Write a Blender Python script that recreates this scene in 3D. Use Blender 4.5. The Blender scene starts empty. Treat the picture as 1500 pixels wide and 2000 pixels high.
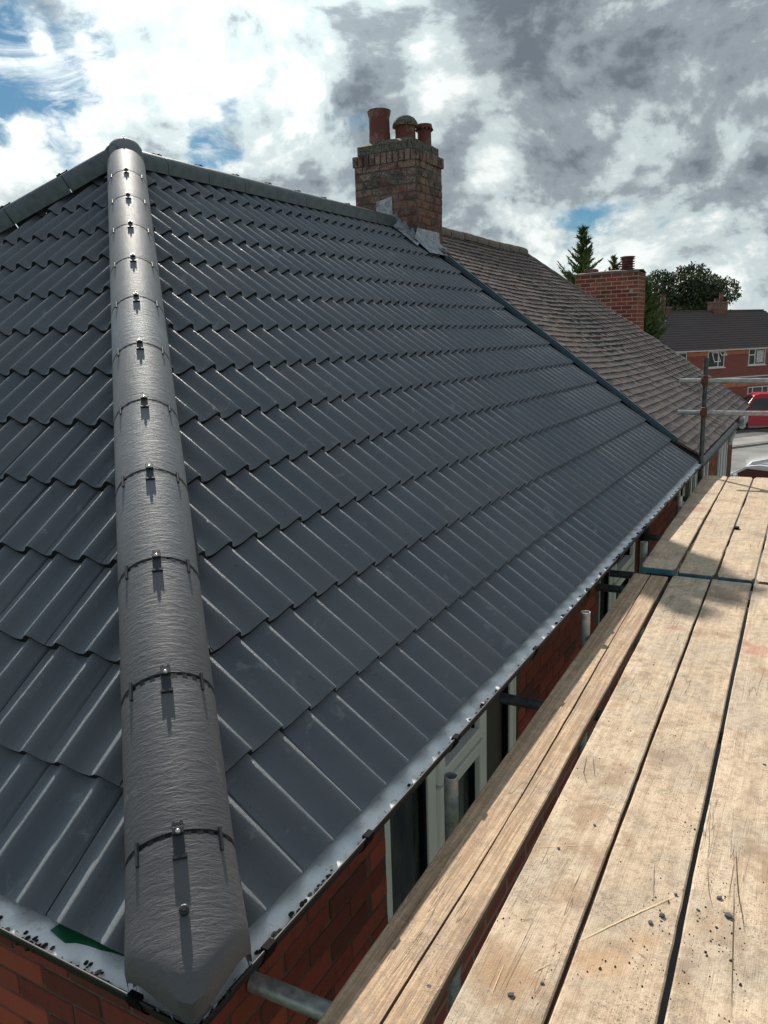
import bpy, bmesh, math, random
from mathutils import Vector, Matrix, noise
random.seed(7)
C = bpy.context.scene.collection
V = Vector
rad = math.radians

# ------------------------------------------------------------------ camera
yaw, pit, rol, F0 = rad(29.2728), rad(-12.3987), rad(-1.8361), 1521.99
CP = V((1.0643, -1.0016, 1.3209))
Fw = V((-math.sin(yaw)*math.cos(pit), math.cos(yaw)*math.cos(pit), math.sin(pit)))
R0 = V((math.cos(yaw), math.sin(yaw), 0)); U0 = R0.cross(Fw)
Rr = R0*math.cos(rol)+U0*math.sin(rol); Uu = U0*math.cos(rol)-R0*math.sin(rol)
cam = bpy.data.cameras.new('camera'); co = bpy.data.objects.new('camera', cam); C.objects.link(co)
cam.sensor_fit = 'VERTICAL'; cam.sensor_height = 36; cam.lens = 36*F0/2000
cam.clip_start = .05; cam.clip_end = 4000
M = Matrix((Rr, Uu, -Fw)).transposed().to_4x4(); M.translation = CP
co.matrix_world = M
bpy.context.scene.camera = co
sc = bpy.context.scene
sc.view_settings.view_transform = 'Standard'; sc.view_settings.look = 'None'
sc.view_settings.gamma = 1; sc.view_settings.use_curve_mapping = False
sc.view_settings.exposure = 0.32

# ------------------------------------------------------------------ sun
SUN = V((-.61, .61, .597)).normalized()
sl = bpy.data.lights.new('sun', 'SUN'); sl.energy = 4.6; sl.angle = rad(.9); sl.color = (1, .93, .82)
so = bpy.data.objects.new('sun', sl); C.objects.link(so)
so.rotation_euler = (-SUN).to_track_quat('-Z', 'Y').to_euler()

# ------------------------------------------------------------------ node helpers
class NT:
    def __init__(s, tree): s.t = tree; s.n = tree.nodes; s.l = tree.links
    def new(s, typ, ins=None, **kw):
        nd = s.n.new(typ)
        for k, v in kw.items(): setattr(nd, k, v)
        if ins:
            for k, v in ins.items(): s.set(nd.inputs[k], v)
        return nd
    def set(s, sock, v):
        if isinstance(v, bpy.types.NodeSocket): s.l.new(v, sock)
        else: sock.default_value = v
    def math(s, op, a, b=0, c=None, clamp=False):
        nd = s.n.new('ShaderNodeMath'); nd.operation = op; nd.use_clamp = clamp
        s.set(nd.inputs[0], a); s.set(nd.inputs[1], b)
        if c is not None: s.set(nd.inputs[2], c)
        return nd.outputs[0]
    def vmath(s, op, a, b=(0, 0, 0)):
        nd = s.n.new('ShaderNodeVectorMath'); nd.operation = op
        s.set(nd.inputs[0], a)
        if op == 'SCALE': s.set(nd.inputs[3], b)
        else: s.set(nd.inputs[1], b)
        return nd.outputs['Value'] if op in ('DOT_PRODUCT', 'LENGTH') else nd.outputs[0]
    def noise(s, vec, scale, detail=6, rough=.55, dist=0, out='Fac'):
        nd = s.new('ShaderNodeTexNoise', {'Vector': vec, 'Scale': scale, 'Detail': detail, 'Roughness': rough, 'Distortion': dist})
        return nd.outputs[out]
    def ramp(s, f, a, b, lo=0., hi=1., smooth=True):
        nd = s.new('ShaderNodeMapRange', {0: f, 1: a, 2: b, 3: lo, 4: hi})
        nd.interpolation_type = 'SMOOTHSTEP' if smooth else 'LINEAR'
        return nd.outputs[0]
    def mix(s, f, a, b, mode='MIX'):
        nd = s.n.new('ShaderNodeMix'); nd.data_type = 'RGBA'; nd.blend_type = mode
        s.set(nd.inputs[0], f); s.set(nd.inputs[6], a); s.set(nd.inputs[7], b)
        return nd.outputs[2]
def col(r, g, b): return (r, g, b, 1)

# ------------------------------------------------------------------ sky with broken clouds
w = bpy.data.worlds.new('World'); sc.world = w; w.use_nodes = True
T = NT(w.node_tree); T.n.clear()
sky = T.new('ShaderNodeTexSky'); sky.sky_type = 'NISHITA'; sky.sun_disc = False
sky.sun_elevation = math.asin(SUN.z); sky.sun_rotation = math.atan2(SUN.x, SUN.y)
sky.air_density = 1.0; sky.dust_density = .3; sky.ozone_density = 1.5
P = T.new('ShaderNodeTexCoord').outputs['Generated']
Pz = T.vmath('MULTIPLY', P, (1, 1, 1.45))
# Where cloud is bright or grey (first digit, 0 grey .. 9 white) and where blue shows (second digit, 0..9):
# one row per elevation in degrees, thirty-one stops of azimuth from west-north-west to north.
ELS = [-2, 3, 5.5, 6.8, 8, 9.5, 11.5, 13.5, 15.5, 18, 20.5, 23]
AZ0, AZ1 = -62., 2.
CLOUD = [
    '82 82 82 82 82 82 82 82 82 82 82 82 81 81 81 81 81 81 81 81 81 81 81 81 81 81 81 81 81 81 81',
    '82 82 82 82 72 72 71 71 71 71 71 71 71 71 71 70 70 70 70 80 80 80 90 90 80 80 70 60 60 50 50',
    '82 82 82 82 72 72 71 71 71 71 71 61 61 60 60 60 50 50 60 70 80 90 90 90 80 70 70 60 40 40 40',
    '82 82 82 82 72 72 71 71 61 61 61 61 50 50 50 50 40 40 40 60 80 81 82 82 81 73 63 41 40 40 30',
    '82 82 82 82 72 72 71 71 61 61 61 51 50 50 50 40 40 30 30 40 71 73 74 73 71 62 41 30 30 30 30',
    '90 90 90 90 90 81 81 81 71 72 71 61 50 50 40 40 30 30 20 30 40 40 40 50 50 50 40 40 40 50 50',
    '91 90 90 90 90 90 82 81 71 71 85 82 80 70 50 40 30 40 20 50 50 40 20 40 40 40 50 50 50 50 50',
    '67 66 66 75 75 82 83 81 70 70 86 85 90 90 60 30 40 50 20 40 50 40 70 40 30 30 30 40 40 40 40',
    '69 69 69 69 68 66 75 83 81 80 83 85 91 90 50 20 40 80 60 40 30 30 30 10 10 20 30 30 30 30 30',
    '65 66 66 67 67 76 83 83 82 91 91 91 90 90 50 30 50 90 60 30 20 20 10 10 20 20 20 30 30 30 30',
    '64 64 64 64 64 64 54 73 82 90 90 90 90 90 80 80 80 70 40 20 20 20 20 20 20 20 20 30 30 30 30',
    '64 64 64 64 64 64 54 63 82 90 90 90 90 90 90 80 80 70 40 20 20 20 20 20 20 20 30 30 30 30 30']

warp = T.noise(Pz, 4.5, 6, .62, 0, 'Color')
Wp = T.vmath('NORMALIZE', T.vmath('ADD', P, T.vmath('SCALE', T.vmath('SUBTRACT', warp, (.5, .5, .5)), .11)))
sx = T.new('ShaderNodeSeparateXYZ', {0: Wp}).outputs
az = T.math('ARCTAN2', sx[0], sx[1]); el = T.math('ARCSINE', sx[2])
U = T.ramp(az, rad(AZ0), rad(AZ1), 0, 1, smooth=False)
field = None
for j, (e_, row) in enumerate(zip(ELS, CLOUD)):
    vr = T.n.new('ShaderNodeValToRGB'); T.set(vr.inputs[0], U); cr = vr.color_ramp; cr.interpolation = 'EASE'
    cells = row.split(); n_ = len(cells)
    for i, c_ in enumerate(cells):
        e1 = cr.elements[0] if i == 0 else (cr.elements[1] if i == n_-1 else cr.elements.new(i/(n_-1)))
        if i == 0: e1.position = 0
        if i == n_-1: e1 = cr.elements[-1]; e1.position = 1
        e1.color = (int(c_[0])/9, int(c_[1])/9, 0, 1)
    if field is None: field = vr.outputs[0]
    else: field = T.mix(T.ramp(el, rad(ELS[j-1]), rad(e_)), field, vr.outputs[0])
fs_ = T.new('ShaderNodeSeparateColor', {0: field}).outputs
fb = T.noise(Pz, 4.6, 10, .60, .2)
fb2 = T.noise(T.vmath('ADD', Pz, tuple(V(SUN)*.035)), 4.6, 10, .60, .2)
fine = T.noise(Pz, 15, 8, .65, .4)
f1 = T.math('SUBTRACT', fb, .5); f2 = T.math('SUBTRACT', fine, .5)
cover = T.math('ADD', T.math('ADD', T.math('MULTIPLY', f1, 1.9), T.math('MULTIPLY', f2, 1.0)), T.math('SUBTRACT', .80, T.math('MULTIPLY', fs_[1], 1.28)))
alpha = T.ramp(cover, .12, .52)
wisp = T.ramp(T.noise(T.vmath('MULTIPLY', P, (1, 1, 2.6)), 7.0, 9, .66, 1.2), .44, .66, 0, .8)
alpha = T.math('MAXIMUM', alpha, wisp)
lit = T.math('MULTIPLY', T.math('SUBTRACT', fb, fb2), 4.2)
dk = T.math('ADD', T.math('ADD', T.math('MULTIPLY', f1, .85), T.math('MULTIPLY', f2, .20)), T.math('SUBTRACT', T.math('SUBTRACT', 1.09, fs_[0]), lit))
vr = T.n.new('ShaderNodeValToRGB'); T.set(vr.inputs[0], T.ramp(dk, -.12, 1.12, 0, 1, smooth=False)); cr = vr.color_ramp; cr.interpolation = 'EASE'
cr.elements[0].position = .12; cr.elements[0].color = col(.95, 1.0, .98)
cr.elements[1].position = 1.0; cr.elements[1].color = col(.165, .20, .235)
e1 = cr.elements.new(.42); e1.color = col(.60, .69, .70)
e2 = cr.elements.new(.68); e2.color = col(.31, .365, .40)
glow = T.ramp(T.vmath('DOT_PRODUCT', P, tuple(SUN)), .88, 1.0, 1.0, 1.7)  # extra cloud brightness around the sun, added to lift the ambient light
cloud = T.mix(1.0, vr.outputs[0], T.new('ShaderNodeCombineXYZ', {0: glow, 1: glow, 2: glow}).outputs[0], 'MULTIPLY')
bg1 = T.new('ShaderNodeBackground', {0: T.mix(1.0, sky.outputs[0], col(.42, .73, .88), 'MULTIPLY'), 1: .05})
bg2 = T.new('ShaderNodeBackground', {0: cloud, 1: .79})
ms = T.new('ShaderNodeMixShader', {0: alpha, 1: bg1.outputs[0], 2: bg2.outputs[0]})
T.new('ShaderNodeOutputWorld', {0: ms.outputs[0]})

# ------------------------------------------------------------------ materials
sR = 2.667/math.hypot(3.42, 2.667)
MATS = {}
def mat(name, base, rough=.6, metal=0, spec=.5, bump=None, build=None):
    m = bpy.data.materials.new(name); m.use_nodes = True
    t = NT(m.node_tree); b = t.n['Principled BSDF']
    b.inputs['Roughness'].default_value = rough; b.inputs['Metallic'].default_value = metal
    b.inputs['Specular IOR Level'].default_value = spec
    b.inputs['Base Color'].default_value = col(*base)
    if build: build(t, b)
    elif bump:
        tc = t.new('ShaderNodeTexCoord').outputs['Object']
        h = t.noise(tc, bump[0], 5, .6)
        bp = t.new('ShaderNodeBump', {'Strength': bump[1], 'Distance': .01, 'Height': h}); t.set(b.inputs['Normal'], bp.outputs[0])
        v = t.noise(tc, bump[0]*.3, 4)
        cc = t.mix(t.ramp(v, .3, .7), col(*[x*.75 for x in base]), col(*[min(1, x*1.2) for x in base]))
        t.set(b.inputs['Base Color'], cc)
    MATS[name] = m; return m
def wpos(t): return t.new('ShaderNodeNewGeometry').outputs['Position']
def orand(t): return t.new('ShaderNodeObjectInfo').outputs['Random']
def offs(t, vec):   # per-object shift of texture space
    r = orand(t); c = t.new('ShaderNodeCombineXYZ', {0: t.math('MULTIPLY', r, 37.), 1: t.math('MULTIPLY', r, 91.), 2: t.math('MULTIPLY', r, 53.)}).outputs[0]
    return t.vmath('ADD', vec, c)

def b_tile(t, b):
    p = wpos(t)
    big = t.noise(p, 2.2, 5, .6); med = t.noise(p, 14, 6, .65, .6)
    base = t.mix(t.ramp(big, .3, .7), col(.082, .103, .138), col(.116, .137, .168))
    base = t.mix(t.math('MULTIPLY', orand(t), .45), base, col(.118, .125, .142))
    smear = t.math('MULTIPLY', t.ramp(med, .57, .70), t.ramp(t.noise(p, 3.1, 3), .44, .58))
    base = t.mix(t.math('MULTIPLY', smear, .45), base, col(.34, .36, .39))
    sp = t.ramp(t.noise(p, 160, 3, .6), .70, .78)
    base = t.mix(t.math('MULTIPLY', sp, .35), base, col(.42, .42, .40))
    dk = t.math('MULTIPLY', t.ramp(t.noise(p, 45, 4, .7, .8), .62, .70), t.ramp(t.noise(p, 5.5, 2), .52, .62))
    base = t.mix(t.math('MULTIPLY', dk, .75), base, col(.014, .016, .02))
    t.set(b.inputs['Base Color'], base)
    t.set(b.inputs['Roughness'], t.ramp(t.noise(p, 9, 5), .3, .7, .40, .54))
    h = t.math('ADD', t.math('MULTIPLY', t.noise(p, 480, 3, .7), .9), t.math('MULTIPLY', t.noise(p, 60, 4, .6), .6))
    b.inputs['Specular IOR Level'].default_value = 1.0; b.inputs['Sheen Weight'].default_value = .55; b.inputs['Sheen Roughness'].default_value = .30; b.inputs['Sheen Tint'].default_value = (.82, .92, 1, 1)
    bp = t.new('ShaderNodeBump', {'Strength': .85, 'Distance': .0036, 'Height': h}); t.set(b.inputs['Normal'], bp.outputs[0])
mat('tile', (.05, .055, .065), .45, build=b_tile)
mat('tile_edge', (.030, .029, .030), .95, spec=.1, bump=(120, .6))

def b_hip(t, b):
    g = t.new('ShaderNodeTexCoord').outputs['Object']   # objects carry x across, y along
    p = wpos(t)
    st = t.vmath('MULTIPLY', offs(t, g), (11, 44, 11))
    w1 = t.noise(st, 1.7, 6, .66, .9)
    big = t.noise(p, 3, 4)
    warm = t.ramp(t.math('SUBTRACT', .62, t.new('ShaderNodeSeparateXYZ', {0: p}).outputs[2]), 0, 1.0)
    c = t.mix(t.ramp(big, .3, .7), col(.17, .20, .25), col(.25, .28, .32))
    c = t.mix(t.math('MULTIPLY', t.ramp(orand(t), .1, .9), .55), c, col(.165, .165, .175))
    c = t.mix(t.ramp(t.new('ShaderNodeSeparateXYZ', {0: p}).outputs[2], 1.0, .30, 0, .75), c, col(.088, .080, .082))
    sp = t.ramp(t.noise(p, 130, 3, .6), .68, .76)
    c = t.mix(t.math('MULTIPLY', sp, .3), c, col(.35, .32, .28))
    sm = t.math('MULTIPLY', t.ramp(t.noise(p, 16, 5, .65, 1.2), .62, .72), .5)
    c = t.mix(sm, c, col(.22, .215, .205))
    t.set(b.inputs['Base Color'], c)
    t.set(b.inputs['Roughness'], .62); b.inputs['Specular IOR Level'].default_value = .32
    h = t.math('ADD', w1, t.math('MULTIPLY', t.noise(p, 350, 3), .15))
    bp = t.new('ShaderNodeBump', {'Strength': .65, 'Distance': .006, 'Height': h}); t.set(b.inputs['Normal'], bp.outputs[0])
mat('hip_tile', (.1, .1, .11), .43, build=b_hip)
mat('ridge_tile', (.085, .105, .115), .42, bump=(60, .3))

def b_brick(red, dark, lichen=0., comb=0.):
    def f(t, b):
        p = wpos(t); r = orand(t)
        c = t.mix(t.ramp(r, .15, .95, smooth=False), col(*red), col(*dark))
        n1 = t.noise(p, 22, 6, .65)
        c = t.mix(t.math('MULTIPLY', t.ramp(n1, .45, .72), .55), c, col(*[x*.5 for x in red]))
        r2 = t.math('FRACT', t.math('MULTIPLY', r, 17.3))
        c = t.mix(t.math('MULTIPLY', t.ramp(r2, .72, .98), .65), c, col(red[0]*1.5, red[1]*1.7, red[2]*1.5))
        if lichen:
            z = t.new('ShaderNodeSeparateXYZ', {0: p}).outputs[2]
            amt = t.ramp(z, 2.6, 3.25, .35, 1.0)
            l = t.math('MULTIPLY', t.ramp(t.noise(p, 70, 5, .75), .46, .56), t.math('MULTIPLY', amt, t.ramp(t.noise(p, 9, 4), .30, .50)))
            c = t.mix(t.math('MULTIPLY', amt, .55*lichen), c, col(.085, .075, .065))
            c = t.mix(t.math('MULTIPLY', l, lichen), c, col(.36, .35, .32))
            so = t.math('MULTIPLY', t.ramp(t.noise(p, 7, 5, .6), .46, .60), .75*lichen)
            c = t.mix(so, c, col(.05, .042, .04))
        t.set(b.inputs['Base Color'], c)
        h = t.noise(p, 120, 5, .65)
        if comb:
            ob = t.vmath('MULTIPLY', p, (150, 150, 18))
            wv = t.noise(ob, 1.0, 3, .5, .3)
            h = t.math('ADD', h, t.math('MULTIPLY', wv, comb))
        bp = t.new('ShaderNodeBump', {'Strength': .6, 'Distance': .003, 'Height': h}); t.set(b.inputs['Normal'], bp.outputs[0])
    return f
mat('brick', (.2, .06, .04), .85, spec=.25, build=b_brick((.30, .062, .042), (.14, .042, .034), 0, 1.2))
mat('chimney_brick', (.2, .07, .05), .9, spec=.2, build=b_brick((.34, .095, .065), (.15, .068, .058), .85))
mat('brick_red', (.2, .07, .05), .88, spec=.2, build=b_brick((.33, .085, .06), (.19, .055, .045), 0))
mat('mortar', (.13, .105, .085), .95, spec=.1, bump=(80, .5))
mat('mortar_light', (.44, .38, .30), .95, spec=.1, bump=(80, .5))
mat('flaunching', (.17, .16, .145), .95, spec=.1, bump=(40, .9))
def b_pot(t, b):
    p = wpos(t); c = t.mix(t.noise(p, 12, 4), col(.20, .055, .045), col(.13, .045, .04))
    l = t.math('MULTIPLY', t.ramp(t.noise(p, 85, 5, .75), .50, .58), t.ramp(t.noise(p, 6, 3), .45, .6))
    c = t.mix(t.math('MULTIPLY', l, .75), c, col(.42, .38, .34)); t.set(b.inputs['Base Color'], c)
    bp = t.new('ShaderNodeBump', {'Strength': .4, 'Distance': .004, 'Height': t.noise(p, 70, 4)}); t.set(b.inputs['Normal'], bp.outputs[0])
mat('pot', (.18, .05, .04), .75, build=b_pot)
def b_moss(t, b):
    p = wpos(t); c = t.mix(t.ramp(t.noise(p, 60, 6, .7), .42, .6), col(.05, .045, .035), col(.24, .22, .18)); t.set(b.inputs['Base Color'], c)
    bp = t.new('ShaderNodeBump', {'Strength': .9, 'Distance': .01, 'Height': t.noise(p, 60, 5)}); t.set(b.inputs['Normal'], bp.outputs[0])
mat('mossy', (.1, .1, .08), .95, build=b_moss)
def b_lead(t, b):
    p = wpos(t); n = t.noise(p, 14, 5, .65, 1.0)
    t.set(b.inputs['Base Color'], t.mix(t.ramp(n, .35, .65), col(.20, .225, .26), col(.46, .49, .53)))
    bp = t.new('ShaderNodeBump', {'Strength': .6, 'Distance': .012, 'Height': n}); t.set(b.inputs['Normal'], bp.outputs[0])
mat('lead', (.3, .33, .37), .42, .35, build=b_lead)
mat('black_plastic', (.006, .007, .009), .55)
mat('clip_plastic', (.02, .024, .032), .45)
mat('union_grey', (.10, .105, .115), .6)
mat('steel', (.62, .62, .62), .3, .9)
mat('verge_blue', (.055, .095, .125), .35)
mat('underlay', (.02, .02, .022), .9)
mat('green_felt', (.005, .11, .045), .5)
def b_gut(t, b):
    p = wpos(t); s = t.new('ShaderNodeSeparateXYZ', {0: p})
    x = t.math('ADD', t.math('MAXIMUM', s.outputs[0], -9), 0)
    y = s.outputs[1]
    # distance towards the outer lip, for both runs of gutter
    o = t.math('MAXIMUM', t.ramp(x, -.005, .042), t.ramp(y, .0, -.045))
    d = t.math('ADD', t.noise(p, 42, 7, .72, .5), t.math('MULTIPLY', o, .24))
    c = t.mix(t.ramp(t.noise(p, 8, 4), .3, .7), col(.80, .86, .92), col(.90, .93, .95))
    c = t.mix(t.math('MULTIPLY', t.ramp(t.noise(p, 20, 5), .5, .72), .35), c, col(.42, .40, .35))
    c = t.mix(t.ramp(d, .66, .73), c, col(.035, .028, .022))
    b.inputs['Roughness'].default_value = .22; b.inputs['Specular IOR Level'].default_value = .8
    t.set(b.inputs['Base Color'], c)
mat('gutter_white', (.75, .78, .82), .4, build=b_gut)
def b_bright_fill(t, b):
    p = wpos(t); s = t.new('ShaderNodeSeparateXYZ', {0: p})
    o = t.math('MAXIMUM', t.ramp(s.outputs[0], .006, .044), t.ramp(s.outputs[1], -.010, -.044))
    c = t.mix(t.ramp(t.noise(p, 9, 5), .35, .65), col(.78, .84, .90), col(.92, .94, .95))
    c = t.mix(t.math('MULTIPLY', t.ramp(t.math('ADD', t.noise(p, 26, 6, .7), t.math('MULTIPLY', o, .10)), .54, .70), .55), c, col(.50, .46, .40))
    d = t.math('ADD', t.noise(p, 50, 7, .75, .6), t.math('MULTIPLY', o, .17))
    c = t.mix(t.ramp(d, .63, .69), c, col(.035, .027, .02)); t.set(b.inputs['Base Color'], c)
    bp = t.new('ShaderNodeBump', {'Strength': .5, 'Distance': .004, 'Height': t.noise(p, 90, 4)}); t.set(b.inputs['Normal'], bp.outputs[0])
mat('bright_fill', (.85, .88, .9), .6, build=b_bright_fill)
mat('mortar_old', (.15, .13, .11), .95, spec=.1, bump=(60, .8))
mat('dirt', (.022, .018, .014), .95, bump=(200, .9))
def b_wood(kind):
    def f(t, b):
        o = t.new('ShaderNodeTexCoord').outputs['Object']; q = offs(t, o)
        gr = t.vmath('MULTIPLY', q, (1, .06, 1)) if kind != 'pine' else t.vmath('MULTIPLY', q, (1.6, .04, 1))
        ring = t.noise(gr, 38 if kind == 'pine' else 30, 5, .6, 1.1)
        finegr = t.noise(t.vmath('MULTIPLY', q, (1, .03, 1)), 260, 3, .6)
        big = t.noise(q, 3.0, 5, .6); med = t.noise(q, 12, 6, .7, .7)
        if kind == 'pine':
            c = t.mix(t.ramp(ring, .36, .62), col(.68, .49, .32), col(.42, .265, .16))
            c = t.mix(t.math('MULTIPLY', t.ramp(finegr, .45, .62), .38), c, col(.25, .15, .085))
            c = t.mix(t.math('MULTIPLY', t.ramp(big, .45, .7), .5), c, col(.44, .35, .27))
        else:
            c = t.mix(t.ramp(ring, .3, .7), col(.77, .61, .45), col(.57, .43, .305))
            c = t.mix(t.math('MULTIPLY', t.ramp(big, .44, .62), .5), c, col(.46, .41, .33))
            c = t.mix(t.math('MULTIPLY', t.ramp(t.noise(q, 4.3, 5, .6), .53, .66), .65), c, col(.36, .225, .13))
            c = t.mix(t.math('MULTIPLY', t.ramp(t.noise(t.vmath('ADD', q, (9, 2, 1)), 5.5, 6, .7), .54, .70), .5), c, col(.22, .17, .13))
            c = t.mix(t.math('MULTIPLY', orand(t), .22), c, col(.52, .37, .24))
        c = t.mix(t.math('MULTIPLY', t.ramp(med, .56, .74), .5), c, col(.25, .20, .16))
        mot = t.noise(q, 34, 6, .75, .5)
        c = t.mix(t.math('MULTIPLY', t.ramp(mot, .46, .62), .5), c, col(.30, .23, .165))
        c = t.mix(t.math('MULTIPLY', t.ramp(mot, .46, .30), .5), c, col(.66, .58, .45))
        vo = t.new('ShaderNodeTexVoronoi', {'Vector': t.vmath('MULTIPLY', t.vmath('ADD', q, t.vmath('SCALE', t.noise(q, 6, 3, .5, 0, 'Color'), .05)), (1, .55, 0.001)), 'Scale': 2.6}); vo.voronoi_dimensions = '2D'
        kd = vo.outputs['Distance']
        kn = t.math('MULTIPLY', t.ramp(kd, .075, .035), t.ramp(t.math('FRACT', t.math('MULTIPLY', t.new('ShaderNodeSeparateColor', {0: vo.outputs['Color']}).outputs[0], 5.3)), .45, .5))
        c = t.mix(t.math('MULTIPLY', kn, .55), c, t.mix(t.ramp(t.ramp(t.math('ADD', kd, t.math('MULTIPLY', t.noise(q, 60, 3), .03)), .01, .05), 0, 1), col(.17, .10, .06), col(.38, .26, .16)))
        # fine dark grit, gathered in patches
        gp = t.ramp(t.noise(q, 6.5, 4, .6), .46, .62)
        grit = t.math('MULTIPLY', t.ramp(t.noise(q, 190, 4, .7), .545, .63), gp)
        c = t.mix(t.math('MULTIPLY', grit, .8), c, col(.10, .085, .075))
        grit2 = t.math('MULTIPLY', t.ramp(t.noise(q, 75, 5, .75, .6), .66, .70), t.ramp(t.noise(q, 4.1, 3), .48, .6))
        c = t.mix(t.math('MULTIPLY', grit2, .85), c, col(.07, .06, .055))
        # scratches across and along
        sc1 = t.noise(t.vmath('MULTIPLY', t.vmath('ADD', q, (0, 0, 3.3)), (3, 60, 1)), 1.4, 4, .6, 1.6)
        s1 = t.math('MULTIPLY', t.ramp(t.math('ABSOLUTE', t.math('SUBTRACT', sc1, .5)), 0, .006, 1, 0), t.ramp(t.noise(q, 7, 2), .5, .65))
        c = t.mix(t.math('MULTIPLY', s1, .55), c, col(.80, .68, .48))
        sc3 = t.noise(t.vmath('MULTIPLY', t.vmath('ADD', q, (5, 0, 3.3)), (26, 30, 1)), 1.1, 5, .7, 2.4)
        s3 = t.math('MULTIPLY', t.ramp(t.math('ABSOLUTE', t.math('SUBTRACT', sc3, .5)), 0, .012, 1, 0), t.ramp(t.noise(q, 8, 3), .50, .62))
        c = t.mix(t.math('MULTIPLY', s3, .35), c, col(.20, .15, .11))
        sc2 = t.noise(t.vmath('MULTIPLY', q, (22, .7, 1)), 1.2, 3, .5, .4)
        s2 = t.math('MULTIPLY', t.ramp(t.math('ABSOLUTE', t.math('SUBTRACT', sc2, .5)), 0, .006, 1, 0), t.ramp(t.noise(q, 2.3, 2), .52, .6))
        c = t.mix(t.math('MULTIPLY', s2, .6), c, col(.17, .11, .07))
        red = t.math('MULTIPLY', t.ramp(t.noise(q, 3.7, 4, .6), .67, .73), t.ramp(t.noise(q, 30, 3), .45, .6))
        c = t.mix(t.math('MULTIPLY', red, .35), c, col(.45, .10, .08))
        if kind == 'worn':
            wp = wpos(t)
            def spot(x, y, r, colr, amt):
                nonlocal c
                d_ = t.vmath('LENGTH', t.vmath('SUBTRACT', t.vmath('MULTIPLY', wp, (1, 1, 0)), (x, y, 0)))
                d_ = t.math('ADD', d_, t.math('MULTIPLY', t.math('SUBTRACT', t.noise(wp, 14, 5, .65), .5), r*1.6))
                c = t.mix(t.math('MULTIPLY', t.ramp(d_, r, r*.35), amt), c, colr)
            spot(.50, .55, .12, col(.46, .29, .17), .6); spot(.70, .68, .08, col(.58, .36, .20), .45); spot(.78, .80, .06, col(.58, .36, .20), .4)
            spot(.90, 2.95, .10, col(.50, .15, .13), .45); spot(.50, 3.10, .07, col(.5, .18, .14), .35); spot(.40, 1.55, .10, col(.34, .25, .19), .5)
            spot(.68, 1.75, .10, col(.34, .25, .20), .5); spot(.22, 6.0, .16, col(.42, .13, .11), .45); spot(.66, 6.3, .05, col(.5, .15, .12), .4)
        # darker brown colour on the sides and ends
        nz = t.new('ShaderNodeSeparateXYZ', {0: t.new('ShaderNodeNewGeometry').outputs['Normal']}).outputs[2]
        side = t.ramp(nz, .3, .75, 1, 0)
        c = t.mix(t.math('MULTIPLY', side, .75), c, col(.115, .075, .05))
        t.set(b.inputs['Base Color'], c)
        h = t.math('ADD', t.math('MULTIPLY', ring, .5), t.math('ADD', t.math('MULTIPLY', finegr, .5), t.math('MULTIPLY', t.noise(q, 150, 5, .7), .7)))
        h = t.math('SUBTRACT', h, t.math('MULTIPLY', s2, .8))
        bp = t.new('ShaderNodeBump', {'Strength': .75, 'Distance': .004, 'Height': h}); t.set(b.inputs['Normal'], bp.outputs[0])
    return f
mat('pine_board', (.4, .25, .15), .72, spec=.3, build=b_wood('pine'))
mat('worn_board', (.5, .4, .3), .78, spec=.25, build=b_wood('worn'))
mat('blue_paint', (.02, .17, .26), .6, bump=(60, .4))
def b_galv(dark):
    def f(t, b):
        p = wpos(t); n = t.noise(p, 24, 6, .7); z = t.noise(t.vmath('MULTIPLY', p, (40, 40, 9)), 1, 4)
        a, c2 = ((.32, .35, .36), (.55, .58, .57)) if not dark else ((.05, .06, .07), (.115, .125, .135))
        c = t.mix(t.ramp(n, .35, .65), col(*a), col(*c2))
        c = t.mix(t.math('MULTIPLY', t.ramp(z, .58, .68), .5), c, col(.5, .49, .45) if not dark else col(.16, .15, .14))
        t.set(b.inputs['Base Color'], c); t.set(b.inputs['Roughness'], t.ramp(n, .3, .7, .35, .6))
    return f
mat('galv', (.4, .42, .43), .4, .55, build=b_galv(False))
mat('galv_dark', (.1, .11, .12), .5, .4, build=b_galv(True))
mat('rust', (.16, .06, .035), .85, bump=(90, .6))
mat('upvc', (.90, .88, .85), .35)
mat('upvc_bright', (.80, .81, .80), .35)
mat('seal', (.008, .008, .009), .8, spec=.1)
def b_glass(t, b):
    p = wpos(t); n = t.noise(t.vmath('MULTIPLY', p, (3, 3, 1)), 3, 5, .6)
    c = t.mix(t.ramp(n, .35, .7), col(.018, .024, .024), col(.085, .10, .095)); t.set(b.inputs['Base Color'], c)
mat('glass', (.03, .04, .04), .06, spec=.7, build=b_glass)
mat('curtain', (.075, .048, .038), .5)
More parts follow.
